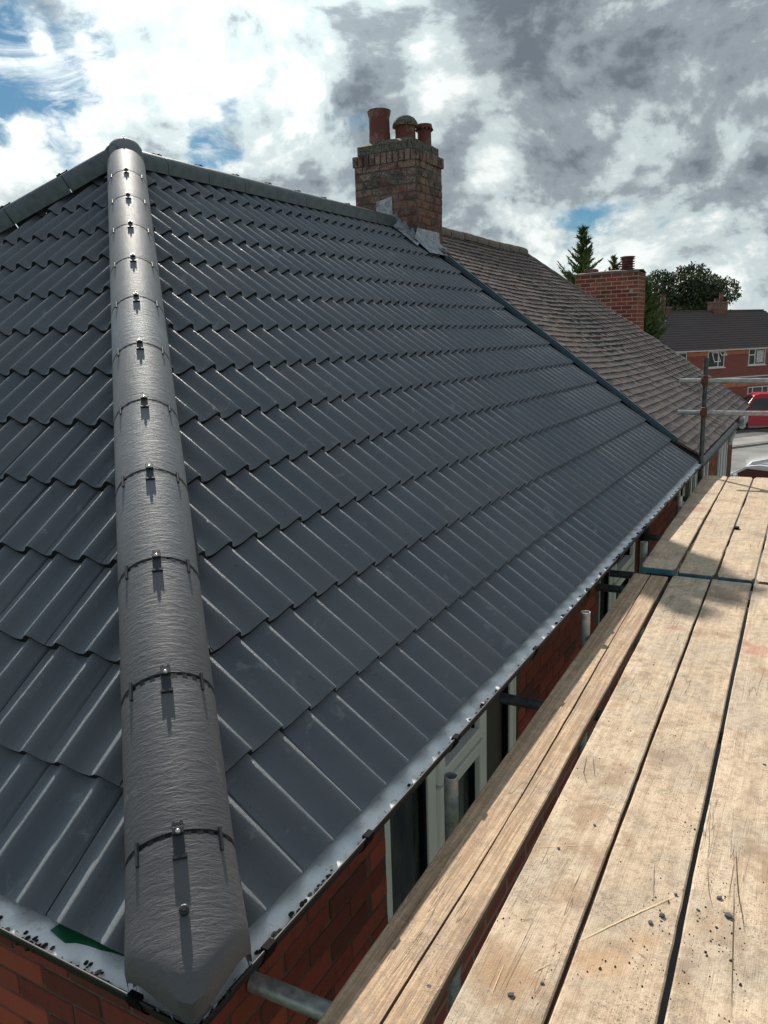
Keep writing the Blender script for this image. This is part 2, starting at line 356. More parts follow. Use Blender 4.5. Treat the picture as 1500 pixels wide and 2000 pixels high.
def b_plain(t, b):
    p = wpos(t); q = p; sp_ = t.new('ShaderNodeSeparateXYZ', {0: p}).outputs
    row = t.math('FLOOR', t.math('DIVIDE', t.math('ADD', sp_[2], .03), .1005*sR)); par = t.math('MULTIPLY', t.math('MODULO', row, 2.0), .5)
    cell = t.math('FLOOR', t.math('ADD', t.math('DIVIDE', sp_[1], .166), par))
    wn = t.new('ShaderNodeTexWhiteNoise', {'Vector': t.new('ShaderNodeCombineXYZ', {0: cell, 1: row, 2: 0}).outputs[0]}); r = wn.outputs['Value']
    c = t.mix(t.math('MULTIPLY', r, .8), col(.078, .052, .048), col(.165, .108, .090))
    s = t.noise(t.vmath('MULTIPLY', p, (9, 28, 9)), 1, 5, .7, .6)
    c = t.mix(t.math('MULTIPLY', t.ramp(s, .50, .72), .75), c, col(.36, .29, .235))
    pk = t.ramp(t.noise(p, 1.3, 3), .5, .7)
    c = t.mix(t.math('MULTIPLY', pk, .4), c, col(.21, .125, .105))
    c = t.mix(t.math('MULTIPLY', t.ramp(t.noise(p, 40, 5, .7), .6, .72), .6), c, col(.45, .43, .38))
    c = t.mix(t.math('MULTIPLY', t.ramp(t.noise(p, 16, 5, .7), .56, .7), .7), c, col(.05, .042, .035))
    t.set(b.inputs['Base Color'], c)
    bp = t.new('ShaderNodeBump', {'Strength': .5, 'Distance': .005, 'Height': t.noise(p, 80, 4)}); t.set(b.inputs['Normal'], bp.outputs[0])
mat('plain_tile', (.14, .11, .1), .52, build=b_plain)
mat('old_ridge', (.19, .15, .13), .8, bump=(50, .5))
def b_farroof(t, b):
    o = wpos(t); d = t.vmath('DOT_PRODUCT', o, (.56, .828, 0))
    z = t.new('ShaderNodeSeparateXYZ', {0: o}).outputs[2]
    c = t.mix(t.ramp(t.noise(o, .35, 4), .4, .6), col(.115, .078, .075), col(.095, .078, .08))
    c = t.mix(t.math('MULTIPLY', t.ramp(t.noise(o, 3, 5), .45, .7), .4), c, col(.07, .055, .055))
    st = t.ramp(t.math('FRACT', t.math('MULTIPLY', d, 3.0)), .86, .96)
    c = t.mix(t.math('MULTIPLY', st, .35), c, col(.03, .025, .025)); t.set(b.inputs['Base Color'], c)
mat('far_roof', (.07, .05, .05), .7, build=b_farroof)
def b_farbrick(t, b):
    o = wpos(t); d = t.vmath('DOT_PRODUCT', o, (.56, .828, 0)); z = t.new('ShaderNodeSeparateXYZ', {0: o}).outputs[2]
    v = t.new('ShaderNodeCombineXYZ', {0: d, 1: z, 2: 0}).outputs[0]
    br = t.new('ShaderNodeTexBrick', {'Vector': v, 'Color1': col(.33, .085, .06), 'Color2': col(.22, .062, .05), 'Mortar': col(.30, .18, .15),
                                      'Scale': 1.0, 'Mortar Size': .011, 'Brick Width': .235, 'Row Height': .085})
    t.set(b.inputs['Base Color'], br.outputs[0])
mat('far_brick', (.2, .06, .05), .9, spec=.2, build=b_farbrick)
mat('orange_band', (.55, .21, .10), .85, bump=(8, .1))
mat('fascia_white', (.78, .78, .77), .45)
mat('old_white', (.60, .59, .56), .6, bump=(30, .2))
mat('asphalt', (.085, .09, .095), .8, bump=(3, .2))
mat('tarmac_light', (.20, .205, .20), .85, bump=(2, .2))
mat('pave', (.27, .265, .25), .9, bump=(2, .2))
def b_gravel(t, b):
    p = wpos(t); vo = t.new('ShaderNodeTexVoronoi', {'Vector': p, 'Scale': 6.0})
    c = t.mix(t.noise(p, 8, 4), col(.24, .19, .19), col(.42, .35, .34)); c = t.mix(.35, c, vo.outputs['Color']); 
    c = t.mix(.6, c, col(.28, .24, .24)); t.set(b.inputs['Base Color'], c)
mat('gravel', (.3, .25, .25), .9, build=b_gravel)
def b_grass(t, b):
    p = wpos(t); c = t.mix(t.ramp(t.noise(p, .15, 6), .35, .65), col(.05, .085, .02), col(.10, .13, .035)); t.set(b.inputs['Base Color'], c)
mat('grass', (.08, .11, .03), .9, build=b_grass)
mat('lawn', (.16, .26, .03), .9)
def b_leaf(a, c2):
    def f(t, b):
        p = wpos(t); c = t.mix(t.ramp(t.noise(p, .9, 4), .35, .65), col(*a), col(*c2))
        c = t.mix(t.math('MULTIPLY', t.ramp(t.noise(p, 6, 3), .4, .7), .5), c, col(*[x*1.5 for x in c2])); t.set(b.inputs['Base Color'], c)
    return f
mat('leaf_conifer', (.05, .09, .04), .7, build=b_leaf((.045, .085, .03), (.13, .19, .055)))
mat('leaf_oak', (.05, .07, .03), .6, build=b_leaf((.022, .038, .018), (.065, .085, .032)))
mat('leaf_light', (.12, .16, .07), .7, build=b_leaf((.09, .13, .06), (.17, .20, .09)))
mat('bark', (.07, .055, .04), .9)
mat('red_paint', (.50, .012, .035), .25)
mat('car_white', (.66, .71, .74), .2)
mat('car_roof', (.30, .36, .38), .12)
mat('car_silver', (.55, .57, .58), .2, .3)
mat('car_glass', (.012, .014, .016), .05, spec=.8)
mat('rubber', (.012, .012, .012), .8)
mat('tail_red', (.5, .02, .02), .3)
mat('stone', (.16, .17, .19), .85, bump=(150, .7))

# ------------------------------------------------------------------ object helpers
def link(o): C.objects.link(o); return o
def tag(o, label=None, cat=None, group=None, kind=None):
    if label: o['label'] = label
    if cat: o['category'] = cat
    if group: o['group'] = group
    if kind: o['kind'] = kind
    return o
def thing(name, loc, label, cat, group=None):
    o = bpy.data.objects.new(name, None); o.location = loc; o.empty_display_size = .2; link(o)
    return tag(o, label, cat, group)
bpy_cache = {}
def wm(o):   # world matrix without depsgraph
    m = Matrix.LocRotScale(o.location, o.rotation_euler, o.scale)
    return (wm(o.parent) @ o.matrix_parent_inverse @ m) if o.parent else m
def adopt(o, parent):
    if parent is not None:
        o.parent = parent; o.matrix_parent_inverse = wm(parent).inverted()
def place(name, mesh, mtx, parent=None):
    o = bpy.data.objects.new(name, mesh); link(o)
    l, r, s = mtx.decompose(); o.location = l; o.rotation_euler = r.to_euler(); o.scale = s
    adopt(o, parent); return o
class MB:
    def __init__(s): s.v = []; s.f = []; s.mi = []
    def add(s, vs, fs, mi=0):
        n = len(s.v); s.v += [tuple(v) for v in vs]; s.f += [tuple(n+i for i in f) for f in fs]; s.mi += [mi]*len(fs); return s
    def box(s, a, b, mi=0, mtx=None):
        x0, y0, z0 = a; x1, y1, z1 = b
        vs = [V((x, y, z)) for z in (z0, z1) for y in (y0, y1) for x in (x0, x1)]
        if mtx: vs = [mtx @ v for v in vs]
        return s.add(vs, [(0, 2, 3, 1), (4, 5, 7, 6), (0, 1, 5, 4), (2, 6, 7, 3), (0, 4, 6, 2), (1, 3, 7, 5)], mi)
    def tube(s, a, b, r, seg=16, hollow=0, r2=None, mi=0, caps=True):
        a, b = V(a), V(b); d = (b-a).normalized(); r2 = r if r2 is None else r2
        x = d.orthogonal().normalized(); y = d.cross(x)
        ring = lambda c, rr: [c+(x*math.cos(k*2*math.pi/seg)+y*math.sin(k*2*math.pi/seg))*rr for k in range(seg)]
        vs = ring(a, r)+ring(b, r2); fs = [(k, (k+1) % seg, seg+(k+1) % seg, seg+k) for k in range(seg)]
        if hollow:
            ri = r-hollow; vs += ring(a, ri)+ring(b, ri)
            for k in range(seg):
                k1 = (k+1) % seg
                fs += [(2*seg+k1, 2*seg+k, 3*seg+k, 3*seg+k1), (seg+k, seg+k1, 3*seg+k1, 3*seg+k), (k1, k, 2*seg+k, 2*seg+k1)]
        elif caps:
            fs += [tuple(reversed(range(seg))), tuple(range(seg, 2*seg))]
        return s.add(vs, fs, mi)
    def lathe(s, c, prof, seg=24, mi=0, mtx=None):
        c = V(c); vs = []
        for r, z in prof:
            for k in range(seg):
                a = k*2*math.pi/seg; p = V((r*math.cos(a), r*math.sin(a), z)); vs.append((mtx @ p if mtx else p)+c)
        fs = [(j*seg+k, j*seg+(k+1) % seg, (j+1)*seg+(k+1) % seg, (j+1)*seg+k) for j in range(len(prof)-1) for k in range(seg)]
        return s.add(vs, fs, mi)
    def mesh(s, name, mats, smooth=False, bevel=0, angle=None):
        me = bpy.data.meshes.new(name); me.from_pydata(s.v, [], s.f)
        for m in (mats if isinstance(mats, (list, tuple)) else [mats]): me.materials.append(MATS[m])
        me.polygons.foreach_set('material_index', s.mi)
        if bevel:
            bm = bmesh.new(); bm.from_mesh(me)
            bmesh.ops.bevel(bm, geom=bm.edges[:], offset=bevel, segments=1, affect='EDGES', profile=.5); bm.to_mesh(me); bm.free()
        if smooth:
            me.polygons.foreach_set('use_smooth', [True]*len(me.polygons))
            me.update(); me.set_sharp_from_angle(angle=rad(angle or 40))
        me.update(); return me
    def build(s, name, mats, parent=None, smooth=False, bevel=0, angle=None):
        o = bpy.data.objects.new(name, s.mesh(name, mats, smooth, bevel, angle)); link(o); adopt(o, parent); return o
def rnd(a, b): return random.uniform(a, b)

# ------------------------------------------------------------------ shared roof numbers (metres; eave = 0)
W, WY, H, L = 3.42, 3.378, 2.667, 7.74
GZ = -5.2
SL = math.hypot(W, H)
cR = W/SL; sR = H/SL
nR = V((sR, 0, cR)); uR = V((-cR, 0, sR))
SLy = math.hypot(WY, H); uL = V((0, WY/SLy, H/SLy)); nL = V((0, -H/SLy, WY/SLy))
PITCH = .15; G = .3353; TL = .42; TH = .046; CRS = .67
def prof(u):
    x = (u/PITCH) % 1.0-CRS
    if x > .36: x -= 1
    if x < -.64: x += 1
    x = x/1.28 if x < 0 else x/.72
    return TH*((.5+.5*math.cos(2*math.pi*x))**1.6)-TH
def tile_builder(gap=.0012, len_=TL, nseg=12, tilt=.080, thick=.0265):
    mb = MB(); us = [gap+(.3-2*gap)*i/(2*nseg) for i in range(2*nseg+1)]
    vs = []; rows = [0, .006, len_]
    for j, v in enumerate(rows):
        for u in us:
            z = prof(u)-tilt*v-(.0035 if j == 0 else 0)
            vs.append((u, v, z))
    n = len(us)
    bot = len(vs)
    for u in us: vs.append((u, 0.001, prof(u)-thick))
    for u in us: vs.append((u, .05, prof(u)-thick-.0012))
    fs = []; fe = []
    for j in range(2):
        for i in range(n-1): fs.append((j*n+i, j*n+i+1, (j+1)*n+i+1, (j+1)*n+i))
    for i in range(n-1):
        fe.append((bot+i, bot+i+1, i+1, i)); fe.append((bot+i, bot+i+1, n+i+1, n+i)) if False else fe.append((bot+n+i, bot+n+i+1, bot+i+1, bot+i))
    # right and left flanks
    m = len(vs)
    for (i) in (0, n-1):
        a = len(vs)
        vs += [(us[i], 0, prof(us[i])-thick), (us[i], len_, prof(us[i])-tilt*len_-thick)]
        q = (i, 2*n+i, a+1, a)
        fs.append(q if i == 0 else tuple(reversed(q)))
    mb.add(vs, fs, 0); mb.add([], [tuple(i-len(vs) for i in f) for f in fe], 1); return mb
TILE = tile_builder().mesh('roof_tile_mesh', ['tile', 'tile_edge'], smooth=True, angle=50)
def frame(o, x, y, z):
    m = Matrix((x, y, z)).transposed().to_4x4(); m.translation = o; return m

# ================================================================== THE SETTING
def sheet(name, pts, m, z=0, kind='structure'):
    mb = MB(); mb.add([V((x, y, z)) for x, y in pts], [tuple(range(len(pts)))])
    o = mb.build(name, m); return tag(o, kind=kind)
sheet('ground', [(-900, -900), (900, -900), (900, 900), (-900, 900)], 'grass', GZ)
fd = V((.56, .8285, 0)); fn = V((.8285, -.56, 0))
def strip(name, s0, s1, m, dz, u0=-80, u1=80, th=None):
    q = [fd*u0+fn*s0, fd*u1+fn*s0, fd*u1+fn*s1, fd*u0+fn*s1]
    mb = MB(); z = GZ+dz
    if th:
        vs = [V((p.x, p.y, z)) for p in q]+[V((p.x, p.y, z-th)) for p in q]
        mb.add(vs, [(3, 2, 1, 0), (0, 1, 5, 4), (1, 2, 6, 5), (2, 3, 7, 6), (3, 0, 4, 7)])
    else: mb.add([V((p.x, p.y, z)) for p in q], [(3, 2, 1, 0)])
    return tag(mb.build(name, m), kind='structure')
strip('gravel_driveway', -46.0, -33.2, 'gravel', .012)
strip('verge_tarmac', -33.2, -30.6, 'asphalt', .12, th=.2)
strip('pavement', -30.6, -28.6, 'pave', .124, th=.2)
strip('kerb', -28.6, -28.4, 'pave', .10, th=.2)
strip('road', -28.4, -12.5, 'tarmac_light', .008)
strip('near_pavement', -12.5, -10.3, 'pave', .12, th=.2)
sheet('garden_path', [(-.1, -8), (9, -8), (9, 17.5), (-.1, 17.5)], 'asphalt', GZ+.016)
q0 = fd*27.0+fn*(-31.8)
mbg = MB(); mbg.add([V((fd*a+fn*b_).to_tuple())+V((0, 0, GZ+.128)) for a, b_ in ((44.2, -32.9), (52, -32.9), (52, -31.2), (44.6, -31.2))], [(3, 2, 1, 0)])
tag(mbg.build('lawn_patch', 'lawn'), kind='structure')

# ================================================================== HOUSE WITH THE NEW ROOF
house = thing('semi_detached_house', (-W, L/2, GZ), 'near half of the semi-detached house with new dark grey interlocking roof tiles', 'house')
# roof body (deck and felt under the tiles)
mb = MB(); zo = -.125
A = [V((-.09, .089, zo+.07)), V((-.09, L-.002, zo+.07)), V((-2*W+.09, L-.002, zo+.07)), V((-2*W+.09, .089, zo+.07)), V((-W, WY, H+zo)), V((-W, L-.002, H+zo))]
mb.add(A, [(0, 1, 5, 4), (3, 0, 4), (2, 3, 4, 5), (0, 3, 2, 1), (1, 2, 5)])
roof = mb.build('roof', 'underlay', house)

def hipcut(bm, co_, no):
    g = bm.verts[:]+bm.edges[:]+bm.faces[:]
    bmesh.ops.bisect_plane(bm, geom=g, plane_co=co_, plane_no=no, clear_outer=True, dist=1e-6)
tiles = []   # (distance, mesh, matrix)
def add_tile(mtx, cuts, far_left=None):
    corners = [mtx @ V((u, v, 0)) for u in (0, .3) for v in (0, TL)]
    need = []
    for c0, n0 in cuts:
        ds = [(c-c0).dot(n0) for c in corners]
        if min(ds) > -1e-4: return
        if max(ds) > 0: need.append((c0, n0))
    me = TILE
    if need:
        bm = bmesh.new(); bm.from_mesh(TILE); bm.transform(mtx)
        for c0, n0 in need: hipcut(bm, c0, n0)
        if len(bm.faces) < 3: bm.free(); return
        bm.transform(mtx.inverted()); me = bpy.data.meshes.new('roof_tile_cut'); bm.to_mesh(me); bm.free()
        
        while len(me.materials) < 2: me.materials.append(MATS[('tile', 'tile_edge')[len(me.materials)]])
    c = sum(corners, V())/4
    d = (c-CP).length; fx = (c-CP).dot(Rr)/(c-CP).dot(Fw)*F0+750
    if fx < -60: d += 50
    tiles.append((d, me, mtx))
hipn = V((WY, W, 0)).normalized()      # horizontal normal of the hip's vertical plane; + side = right slope
ridge_cut = (V((-W+.012, 0, 0)), V((-1, 0, 0)))
Y0 = .2732-.017-CRS*PITCH-.3      # puts roll crests where the photograph has them
for k in range(13):
    for j in range(0, 27):
        y = Y0+.3*j
        o = uR*(G*k)+V((0, y+rnd(-.0012, .0012), 0))+nR*rnd(-.0015, .0015)
        yy = V((0, 1, 0))+uR*rnd(-.004, .004); yy.normalize()
        zz = yy.cross(uR).normalized(); zz = (nR+yy*rnd(-.004, .004)).normalized()
        xx = yy; up = zz.cross(xx).normalized()
        add_tile(frame(o, xx, up, zz), [(V((0, 0, 0))+hipn*.015, -hipn), (V((0, L-.05, 0)), V((0, 1, 0))), ridge_cut])
lhn = V((-WY, W, 0)).normalized()
for k in range(13):
    for j in range(-24, 1):
        x = -.505+.3*j+.3
        o = uL*(G*k)+V((x+rnd(-.0012, .0012), 0, 0))+nL*rnd(-.0015, .0015)
        xx = (V((1, 0, 0))+uL*rnd(-.004, .004)).normalized(); zz = (nL+xx*rnd(-.004, .004)).normalized(); up = zz.cross(xx).normalized()
        add_tile(frame(o, xx, up, zz), [(V((0, 0, 0))-hipn*.015, hipn), (V((-2*W, 0, 0)), lhn)])
tiles.sort(key=lambda t: t[0])
for d, me, mtx in tiles[:299]: place('roof_tile', me, mtx, roof)
bm = bmesh.new()
for d, me, mtx in tiles[299:]:
    n0 = len(bm.verts); bm.from_mesh(me); bm.verts.ensure_lookup_table()
    bmesh.ops.transform(bm, matrix=mtx, verts=bm.verts[n0:])
me = bpy.data.meshes.new('upper_roof_tiles'); bm.to_mesh(me); bm.free(); me.materials.append(MATS['tile']); me.materials.append(MATS['tile_edge'])
o = bpy.data.objects.new('upper_roof_tiles', me); link(o); adopt(o, roof); tag(o, kind='stuff')

# eave strip and comb filler under the first course
mb = MB(); mb.box((-.10, .09, -.085), (-.055, L-.03, -.066)); mb.box((-2*W, .055, -.085), (-.09, .10, -.066))
mb.build('eaves_tray', 'black_plastic', house)
mb = MB()
mb.add([(-.47, .012, -.050), (-.34, -.004, -.062), (-.20, -.010, -.068), (-.19, .05, -.055), (-.46, .05, -.045)], [(0, 1, 2, 3, 4)])
mb.build('green_underlay_edge', 'green_felt', house)
for y_ in (): MB().add([(.006, y_-.012, -.048), (-.012, y_+.012, -.038), (-.03, y_-.03, -.03)], [(0, 1, 2)]).build('underlay_corner', 'black_plastic', house)

# ---------------- hip tiles
eh = V((-W, WY, H)).normalized(); side = V((WY, W, 0)).normalized(); uph = side.cross(eh).normalized()
def arch(rx, drop=.045, th=.0, n=16, half=82):
    pts = [(rx*.99, -drop)]
    for i in range(n+1):
        a = rad(-half+2*half*i/n); pts.append((-rx*math.sin(a), rx*math.cos(a)))
    pts.append((-rx*.99, -drop)); return pts
def arch_mesh(name, length, rx, m, drop=.045, t=.016, rows=6, taper=0.0, wob=.0015, bulge=.002):
    mb = MB(); P0 = arch(rx, drop); n = len(P0); vs = []
    for j in range(rows+1):
        y = length*j/rows
        for (x, z) in P0:
            k = 1-taper*j/rows
            nn = noise.noise(V((x*7, y*9, z*7)))*wob
            e = bulge if j in (0,) else 0
            vs.append((x*k, y, z*k-rx+nn-e))
    for j in (0, rows):
        y = length*j/rows
        for (x, z) in P0: vs.append((x*(1-t/rx), y, z*(1-t/rx)-rx))
    fs = [(j*n+i, (j+1)*n+i, (j+1)*n+i+1, j*n+i+1) for j in range(rows) for i in range(n-1)]
    b0 = (rows+1)*n
    fs += [(i, i+1, b0+i+1, b0+i) for i in range(n-1)]
    fs += [(rows*n+i+1, rows*n+i, b0+n+i, b0+n+i+1) for i in range(n-1)]
    fs = [tuple(reversed(f)) for f in fs]
    return mb.add(vs, fs).mesh(name, m, smooth=True, angle=50)
RX = .127
HIPM = arch_mesh('hip_tile_mesh', .432, RX, 'hip_tile')
def clamp_mesh():
    mb = MB(); mb.box((-.013, -.052, .000), (.013, .028, .006)); mb.box((-.013, -.004, .006), (.013, .012, .013)); mb.box((-.016, -.060, -.004), (.016, -.048, .008))
    mb.box((-.011, .012, .004), (-.006, .03, .010)); mb.box((.006, .012, .004), (.011, .03, .010))
    return mb.mesh('ridge_clamp_mesh', 'clip_plastic', bevel=.0012)
CLAMP = clamp_mesh()
SCREW = MB().lathe((0, 0, 0), [(.0, .007), (.003, .007), (.0050, .0055), (.0058, .003), (.0058, 0)], 12).mesh('screw_mesh', 'steel', smooth=True)
SCLIP = MB().box((-.004, -.040, -.001), (.004, .018, .007)).mesh('side_clip_mesh', 'clip_plastic', bevel=.001)
def union_mesh():
    mb = MB(); n = 26; ri = RX-.004
    for i in range(n):
        a0 = rad(-86+172*i/n); a1 = rad(-86+172*(i+1)/n)
        def pt(a, r, y): return (r*math.sin(a), y, r*math.cos(a)-RX)
        mb.add([pt(a0, ri-.004, -.012), pt(a1, ri-.004, -.012), pt(a1, ri-.004, .03), pt(a0, ri-.004, .03)], [(0, 1, 2, 3)], 0)
        if i % 2:
            mb.add([pt(a0, ri+.002, -.013), pt(a1, ri+.002, -.013), pt(a1, ri+.002, -.002), pt(a0, ri+.002, -.002)], [(0, 1, 2, 3)], 1)
        else:
            mb.add([pt(a0, ri+.001, -.011), pt(a1, ri+.001, -.011), pt(a1, ri+.001, .006), pt(a0, ri+.001, .006)], [(0, 1, 2, 3)], 0)
    return mb.mesh('union_mesh', ['black_plastic', 'union_grey'])
UNION = union_mesh()
def dress(parent, base, e, sd, up, rx, scale=1.0, screw=True):
    u = place('hip_union', UNION, frame(base, sd, e, up) @ Matrix.Scale(rx/RX, 4), parent)
    place('clamp', CLAMP, frame(base, sd, e, up), parent)
    place('screw', SCREW, frame(base+up*.012, sd, e, up), parent)
    for s in (-1, 1):
        a = rad(46)*s; nn = (up*math.cos(a)+sd*math.sin(a)).normalized(); tt = e.cross(nn) if True else sd
        place('side_clip', SCLIP, frame(base+up*(-rx)+nn*rx, (sd*math.cos(a)-up*math.sin(a)).normalized(), e, nn), parent)
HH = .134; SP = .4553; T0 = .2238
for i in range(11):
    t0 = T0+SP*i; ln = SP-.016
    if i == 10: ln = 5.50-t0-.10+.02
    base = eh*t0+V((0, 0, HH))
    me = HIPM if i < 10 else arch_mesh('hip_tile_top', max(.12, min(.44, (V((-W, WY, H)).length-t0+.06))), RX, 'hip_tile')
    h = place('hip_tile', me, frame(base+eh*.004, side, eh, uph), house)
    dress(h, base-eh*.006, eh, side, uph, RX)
# apex cap where the three lines meet
cap = MB().lathe(V((-W+.01, WY-.01, H+HH-RX-.012)), [(RX*.98, -.05), (RX*.98, .0), (RX*.92, RX*.40), (RX*.77, RX*.66), (RX*.5, RX*.88), (RX*.2, RX*.97), (0, RX*.98)], 28).build('apex_cap', 'hip_tile', house, smooth=True)
place('screw', SCREW, frame(V((-W+.05, WY-.05, H+HH-.022)), side, eh, uph), cap)

# bottom hip tile: wide, with a pointed closed end that follows the gutter corner
def starter():
    mb = MB(); n = 20; P0 = arch(RX, .06, n=n); N = len(P0); rows = 9
    end = lambda x: -.150+math.sqrt(abs(x)**2+.0003)*1.06
    vs = []
    for j in range(rows+1):
        for (x, z) in P0:
            xs = x*(1+.06*(1-j/rows)); yb = end(xs); y = yb+(T0-.012-yb-0)*j/rows
            zz = z-RX
            if j == 0: zz -= .010
            zz += noise.noise(V((xs*6, y*7, 2)))*.003
            vs.append((xs, y, zz))
    a = len(vs)
    for (x, z) in P0:
        xs = x*(1+.06); vs.append((xs*1.0, end(xs)-.004, min(z-RX-.012, -.055)-.045))
    fs = [(j*N+i, j*N+i+1, (j+1)*N+i+1, (j+1)*N+i) for j in range(rows) for i in range(N-1)]
    fs += [(a+i, a+i+1, i+1, i) for i in range(N-1)]
    return mb.add(vs, fs).mesh('hip_starter_mesh', 'hip_tile', smooth=True, angle=60)
ST = place('hip_end_tile', starter(), frame(V((0, 0, HH)), side, eh, uph), house)
tag(ST, 'brownish pointed hip end tile at the gutter corner')
pl = MB().lathe((0, 0, 0), [(0, .016), (.006, .016), (.008, .012), (.011, .010), (.011, 0)], 12).mesh('plug', 'clip_plastic')
place('fixing_plug', pl, frame(V((0, 0, HH))+eh*.045, side, eh, uph), ST)

# pleated dry-hip flashing that peeps out beside the hip tiles
for sgn in (1, -1):
    mb = MB(); n = 760; vs = []
    nn = nR if sgn > 0 else nL
    for i in range(n+1):
        t = .07+(5.2)*i/n; w0 = RX-.02; w1 = RX+(-.004 if sgn > 0 else -.012)+.016*noise.noise(V((t*3.1, sgn*5, 0)))+.006*((i//2) % 2)
        z1 = -.042-.02*abs(math.sin(t*9))
        lift = .004*(1 if i % 2 else -1)
        b0 = eh*t+side*sgn*w0+V((0, 0, .0)); b1 = eh*t+side*sgn*w1+V((0, 0, -.56*w1*1.0+.012-.012*(1+math.sin(t*13))/2+lift))
        vs += [b0, b1]
    mb.add(vs, [(2*i, 2*i+1, 2*i+3, 2*i+2) for i in range(n)]).build('pleated_hip_flashing', 'clip_plastic', house)

# ---------------- far hip and ridge tiles
RR = .095; RH = .060
RIDGEM = arch_mesh('ridge_tile_mesh', .449, RR, 'ridge_tile', drop=.05)
def rail(a, e, n, start, first=0.0):
    sd = e.cross(V((0, 0, 1))).normalized(); up = sd.cross(e).normalized()
    for i in range(n):
        b = a+e*(start+SP*i); r = place('ridge_tile', RIDGEM, frame(b+e*.003, sd, e, up), house)
        if i > 0: place('ridge_union', UNION, frame(b-e*.003, sd, e, up) @ Matrix.Scale(RR/RX*.999, 4), r)
        if i > 0: place('clamp', CLAMP, frame(b, sd, e, up), r)
rail(V((-W, WY, H+RH)), V((0, 1, 0)), 9, -.127+0.0)
h2 = V((-W, -WY, -H)).normalized()
rail(V((-W, WY, H+.115)), h2, 9, .06)
mb = MB(); pts = [(0, RR*math.sin(rad(a))*1.0, RR*math.cos(rad(a))-RR) for a in range(-90, 91, 15)]
mb.add([V((-W+x_, 7.345, H+RH+z_)) for (_, x_, z_) in pts]+[V((-W, 7.345, H+RH-RR-.05))], [tuple(range(len(pts)+1))]).build('ridge_end_cap', 'clip_plastic', house)

# dry verge strip on the party line
mb = MB()
for a, b_, z0, z1 in ((L-.052, L+.010, -.02, .016), (L-.012, L+.022, .016, .030)):
    o_ = [V((0, a, 0))+nR*z0, V((0, b_, 0))+nR*z0, V((0, b_, 0))+nR*z1, V((0, a, 0))+nR*z1]
    e_ = [p+uR*(3.65) for p in o_]; o_ = [p+uR*.30 for p in o_]
    mb.add(o_+e_, [(0, 1, 2, 3), (7, 6, 5, 4), (0, 4, 5, 1), (1, 5, 6, 2), (2, 6, 7, 3), (3, 7, 4, 0)])
mb.build('verge_strip', 'verge_blue', house)

# ---------------- gutter (half round, black outside, pale inside)
def gutter(axis, a, b, ctr, zc, r, mats, parent, name='gutter'):
    mb = MB(); n = 14
    def P(s, ang, rr):
        d = -math.cos(ang)*rr; z = zc-math.sin(ang)*rr
        return (ctr+d, s, z) if axis == 'y' else (s, -ctr-d, z)
    N = max(2, int(abs(b-a)/.5)); vo = []; vi = []
    for j in range(N+1):
        s = a+(b-a)*j/N
        vo += [P(s, math.pi*i/n, r) for i in range(n+1)]; vi += [P(s, math.pi*i/n, r-.0035) for i in range(n+1)]
    fo = [(j*(n+1)+i, (j+1)*(n+1)+i, (j+1)*(n+1)+i+1, j*(n+1)+i+1) for j in range(N) for i in range(n)]
    if axis == 'x': fo = [tuple(reversed(f)) for f in fo]
    mb.add(vo, fo, 0); mb.add(vi, [tuple(reversed(f)) for f in fo], 1)
    for ang, s_ in ((0, 1), (math.pi, 1)):   # rolled lips
        c = -math.cos(ang)*(r-.001)
        p0 = (ctr+c, a, zc) if axis == 'y' else (a, -ctr-c, zc); p1 = (ctr+c, b, zc) if axis == 'y' else (b, -ctr-c, zc)
        mb.tube(p0, p1, .0042, 8, mi=0)
    return mb.build(name, mats, parent, smooth=True, angle=50)
GC, GZc, GR = -.008, -.036, .060
gut = gutter('y', .06, L, GC, GZc, GR, ['black_plastic', 'gutter_white'], house)
gut2 = gutter('x', -.06, -2*W, GC, GZc, GR, ['black_plastic', 'gutter_white'], house)
def gut_joint(y, axis='y'):
    mb = MB(); n = 12
    for i in range(n):
        a0 = math.pi*i/n; a1 = math.pi*(i+1)/n
        def P(a, s, r):
            d = -math.cos(a)*r; z = GZc-math.sin(a)*r
            return (GC+d, s, z) if axis == 'y' else (s, -GC-d, z)
        q = [P(a0, y-.022, GR+.004), P(a1, y-.022, GR+.004), P(a1, y+.022, GR+.004), P(a0, y+.022, GR+.004)]
        mb.add(q, [(0, 1, 2, 3)]); q2 = [P(a0, y-.022, GR), P(a1, y-.022, GR), P(a1, y-.022, GR+.004), P(a0, y-.022, GR+.004)]; mb.add(q2, [(0, 1, 2, 3)])
    if axis == 'y': mb.box((GC+GR-.014, y-.018, GZc-.004), (GC+GR+.008, y+.018, GZc+.007))
    else: mb.box((y-.018, -GC-GR-.008, GZc-.004), (y+.018, -GC-GR+.014, GZc+.007))
    mb.build('gutter_bracket', 'seal', gut if axis == 'y' else gut2, bevel=.0015)
for y in (.20, .66, 1.27, 2.15, 3.05, 3.75, 4.6, 5.5, 6.4, 7.2): gut_joint(y)
for x in (-.12, -.95, -1.8): gut_joint(x, 'x')
# gutter corner
mb = MB(); n = 14
for k in range(2):
    for i in range(n):
        a0 = math.pi*i/n; a1 = math.pi*(i+1)/n; r = GR+.002 if k == 0 else GR-.004
        pts = []
        for a_, end in ((a0, 0), (a1, 0), (a1, 1), (a0, 1)):
            d = -math.cos(a_)*r; z = GZc-math.sin(a_)*r
            pts.append((GC+d, -(GC+d), z) if end == 0 else (GC+d, .075, z))
        mb.add(pts, [(0, 1, 2, 3)], k)
        pts2 = [(-y_, -x_, z_) for (x_, y_, z_) in pts]
        mb.add(pts2, [(3, 2, 1, 0)], k)
mb.build('gutter_corner', ['black_plastic', 'gutter_white'], house)
